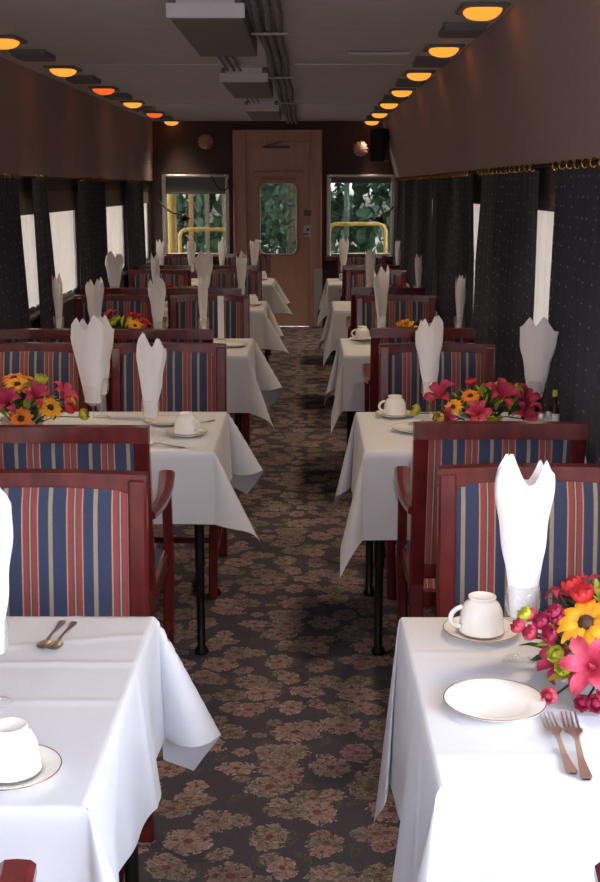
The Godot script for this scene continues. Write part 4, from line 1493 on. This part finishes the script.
	for q in [[-1.46, 6.62, "glass tumbler by the window on the third four-seat table"], [-1.36, 6.56, "glass tumbler next to the window-side napkins on the third four-seat table"]]:
		st = surface()
		lathe(st, [Vector2(0, 0), Vector2(0.025, 0), Vector2(0.031, 0.09), Vector2(0.0295, 0.09), Vector2(0.024, 0.006), Vector2(0, 0.006)], 20)
		var g := build("tumbler", st, mat.glass)
		g.position = Vector3(q[0], TOP + 0.001, -q[1])
		tag(g, q[2], "glass", "tumblers on the third table")
	# flowers. azimuth 0 is towards the window side, 270 towards the camera
	flowers(Vector3(0.565, TOP + 0.002, -2.06), 0.155, 0.15, 0.15, [
		["daisy", "yellow", 226, 44, 1.3, 1.0], ["lily", "pink", 240, 16, 0.76, 0.98], ["lily", "magenta", 285, 30, 0.9, 0.9], ["bud", "magenta", 189, 32, 1.1, 1.05], ["bud", "magenta", 198, 38, 1.1, 0.95], ["bud", "pink", 184, 27, 0.95, 1.28], ["bud", "pink", 190, 24, 1.0, 1.12], ["bud", "magenta", 203, 27, 1.1, 1.0], ["bud", "pink", 180, 34, 0.9, 1.2], ["bud", "lime", 182, 36, 0.9, 1.32], ["bud", "magenta", 194, 42, 1.0, 1.05],
		["bud", "red", 204, 60, 1.4, 1.0], ["bud", "pink", 222, -4, 1.0, 1.22], ["bud", "magenta", 246, -4, 1.1, 1.1], ["bud", "pink", 258, -4, 1.1, 1.05], ["bud", "magenta", 238, -6, 1.0, 1.08], ["bud", "pink", 250, 3, 1.0, 1.1], ["bud", "pink", 232, 6, 1.0, 1.0], ["bud", "lime", 222, 12, 1.1, 1.0], ["bud", "lime", 212, 16, 1.1, 0.95], ["bud", "lime", 256, 8, 1.2, 0.98], ["bud", "lime", 228, 26, 1.1, 0.95],
		["lily", "pink", 268, 62, 0.8, 1.0], ["daisy", "yellow", 300, 48, 1.1, 0.9], ["lily", "magenta", 40, 40, 0.9, 0.9], ["daisy", "orange", 80, 35, 1.0, 0.9], ["lily", "pink", 120, 35, 0.8, 0.8], ["bud", "red", 140, 50, 1.3, 0.9], ["lily", "magenta", 205, 8, 0.55, 0.8]], 5, "bright low bouquet of pink lilies and yellow daisies on the first two-seat table", 190)
	flowers(Vector3(-1.05, TOP + 0.002, -4.34), 0.20, 0.17, 0.16, [
		["daisy", "orange", 280, 14, 1.1, 1.0], ["daisy", "yellow", 315, 25, 1.15, 1.0], ["daisy", "orange", 225, 10, 1.0, 1.0], ["daisy", "yellow", 275, 62, 1.15, 1.0], ["daisy", "orange", 250, 78, 1.1, 1.0], ["daisy", "yellow", 200, 35, 1.0, 1.0], ["daisy", "yellow", 95, 60, 1.0, 1.0],
		["lily", "magenta", 265, 32, 0.8, 1.0], ["lily", "pink", 350, 34, 0.8, 0.95], ["lily", "magenta", 300, 40, 0.75, 1.0], ["lily", "magenta", 235, 40, 0.8, 1.0], ["bud", "lime", 330, 62, 1.6, 1.0], ["bud", "lime", 210, 58, 1.6, 1.0], ["bud", "red", 340, 18, 1.4, 1.0], ["bud", "lime", 356, 8, 1.5, 1.1], ["daisy", "yellow", 20, 30, 1.0, 1.0], ["bud", "lime", 290, 50, 1.4, 1.0]], 6, "full low bouquet of orange black-eyed daisies on the second four-seat table", 90)
	flowers(Vector3(0.645, TOP + 0.002, -4.40), 0.21, 0.13, 0.15, [
		["lily", "magenta", 205, 42, 0.95, 1.0], ["lily", "magenta", 295, 48, 0.95, 1.0], ["lily", "pink", 262, 20, 0.7, 1.0], ["lily", "magenta", 330, 35, 0.9, 1.0], ["bud", "red", 190, 80, 1.3, 1.0], ["daisy", "orange", 248, 52, 0.9, 1.0], ["daisy", "yellow", 232, 30, 0.9, 1.0],
		["bud", "lime", 222, 8, 1.6, 1.0], ["bud", "lime", 275, 6, 1.6, 1.0], ["bud", "lime", 345, 50, 1.8, 1.0], ["bud", "lime", 5, 42, 1.8, 1.0], ["bud", "lime", 320, 62, 1.7, 1.0], ["bud", "lime", 182, 12, 1.5, 1.1], ["lily", "magenta", 230, 5, 0.7, 0.95], ["lily", "magenta", 312, 12, 0.8, 1.0]], 7, "low bouquet of magenta lilies and lime sprigs on the second two-seat table", 100)
	flowers(Vector3(-1.06, TOP + 0.002, -6.80), 0.15, 0.13, 0.13, scatter_blooms(14, [["daisy", "yellow", 1.1], ["lily", "red", 0.7], ["daisy", "orange", 1.0], ["lily", "magenta", 0.7], ["bud", "lime", 1.5]], 2), 8, "small bouquet of red and yellow blooms on the third four-seat table", 60)
	flowers(Vector3(0.60, TOP + 0.002, -6.75), 0.16, 0.09, 0.12, scatter_blooms(12, [["daisy", "yellow", 1.2], ["bud", "lime", 1.6], ["daisy", "yellow", 1.0], ["bud", "yellow", 1.6]], 3), 9, "low bouquet of yellow blooms on the third two-seat table", 60)
	flowers(Vector3(-0.95, TOP + 0.002, -9.1), 0.18, 0.09, 0.13, scatter_blooms(13, [["lily", "red", 0.7], ["bud", "lime", 1.6], ["lily", "magenta", 0.7], ["bud", "red", 1.6]], 4), 10, "low bouquet of red blooms and lime leaves on the fourth four-seat table", 60)
	flowers(Vector3(0.64, TOP + 0.002, -9.1), 0.15, 0.09, 0.12, scatter_blooms(10, [["daisy", "yellow", 1.1], ["lily", "magenta", 0.7], ["bud", "lime", 1.6]], 5), 11, "dark low bouquet on the fourth two-seat table", 60)
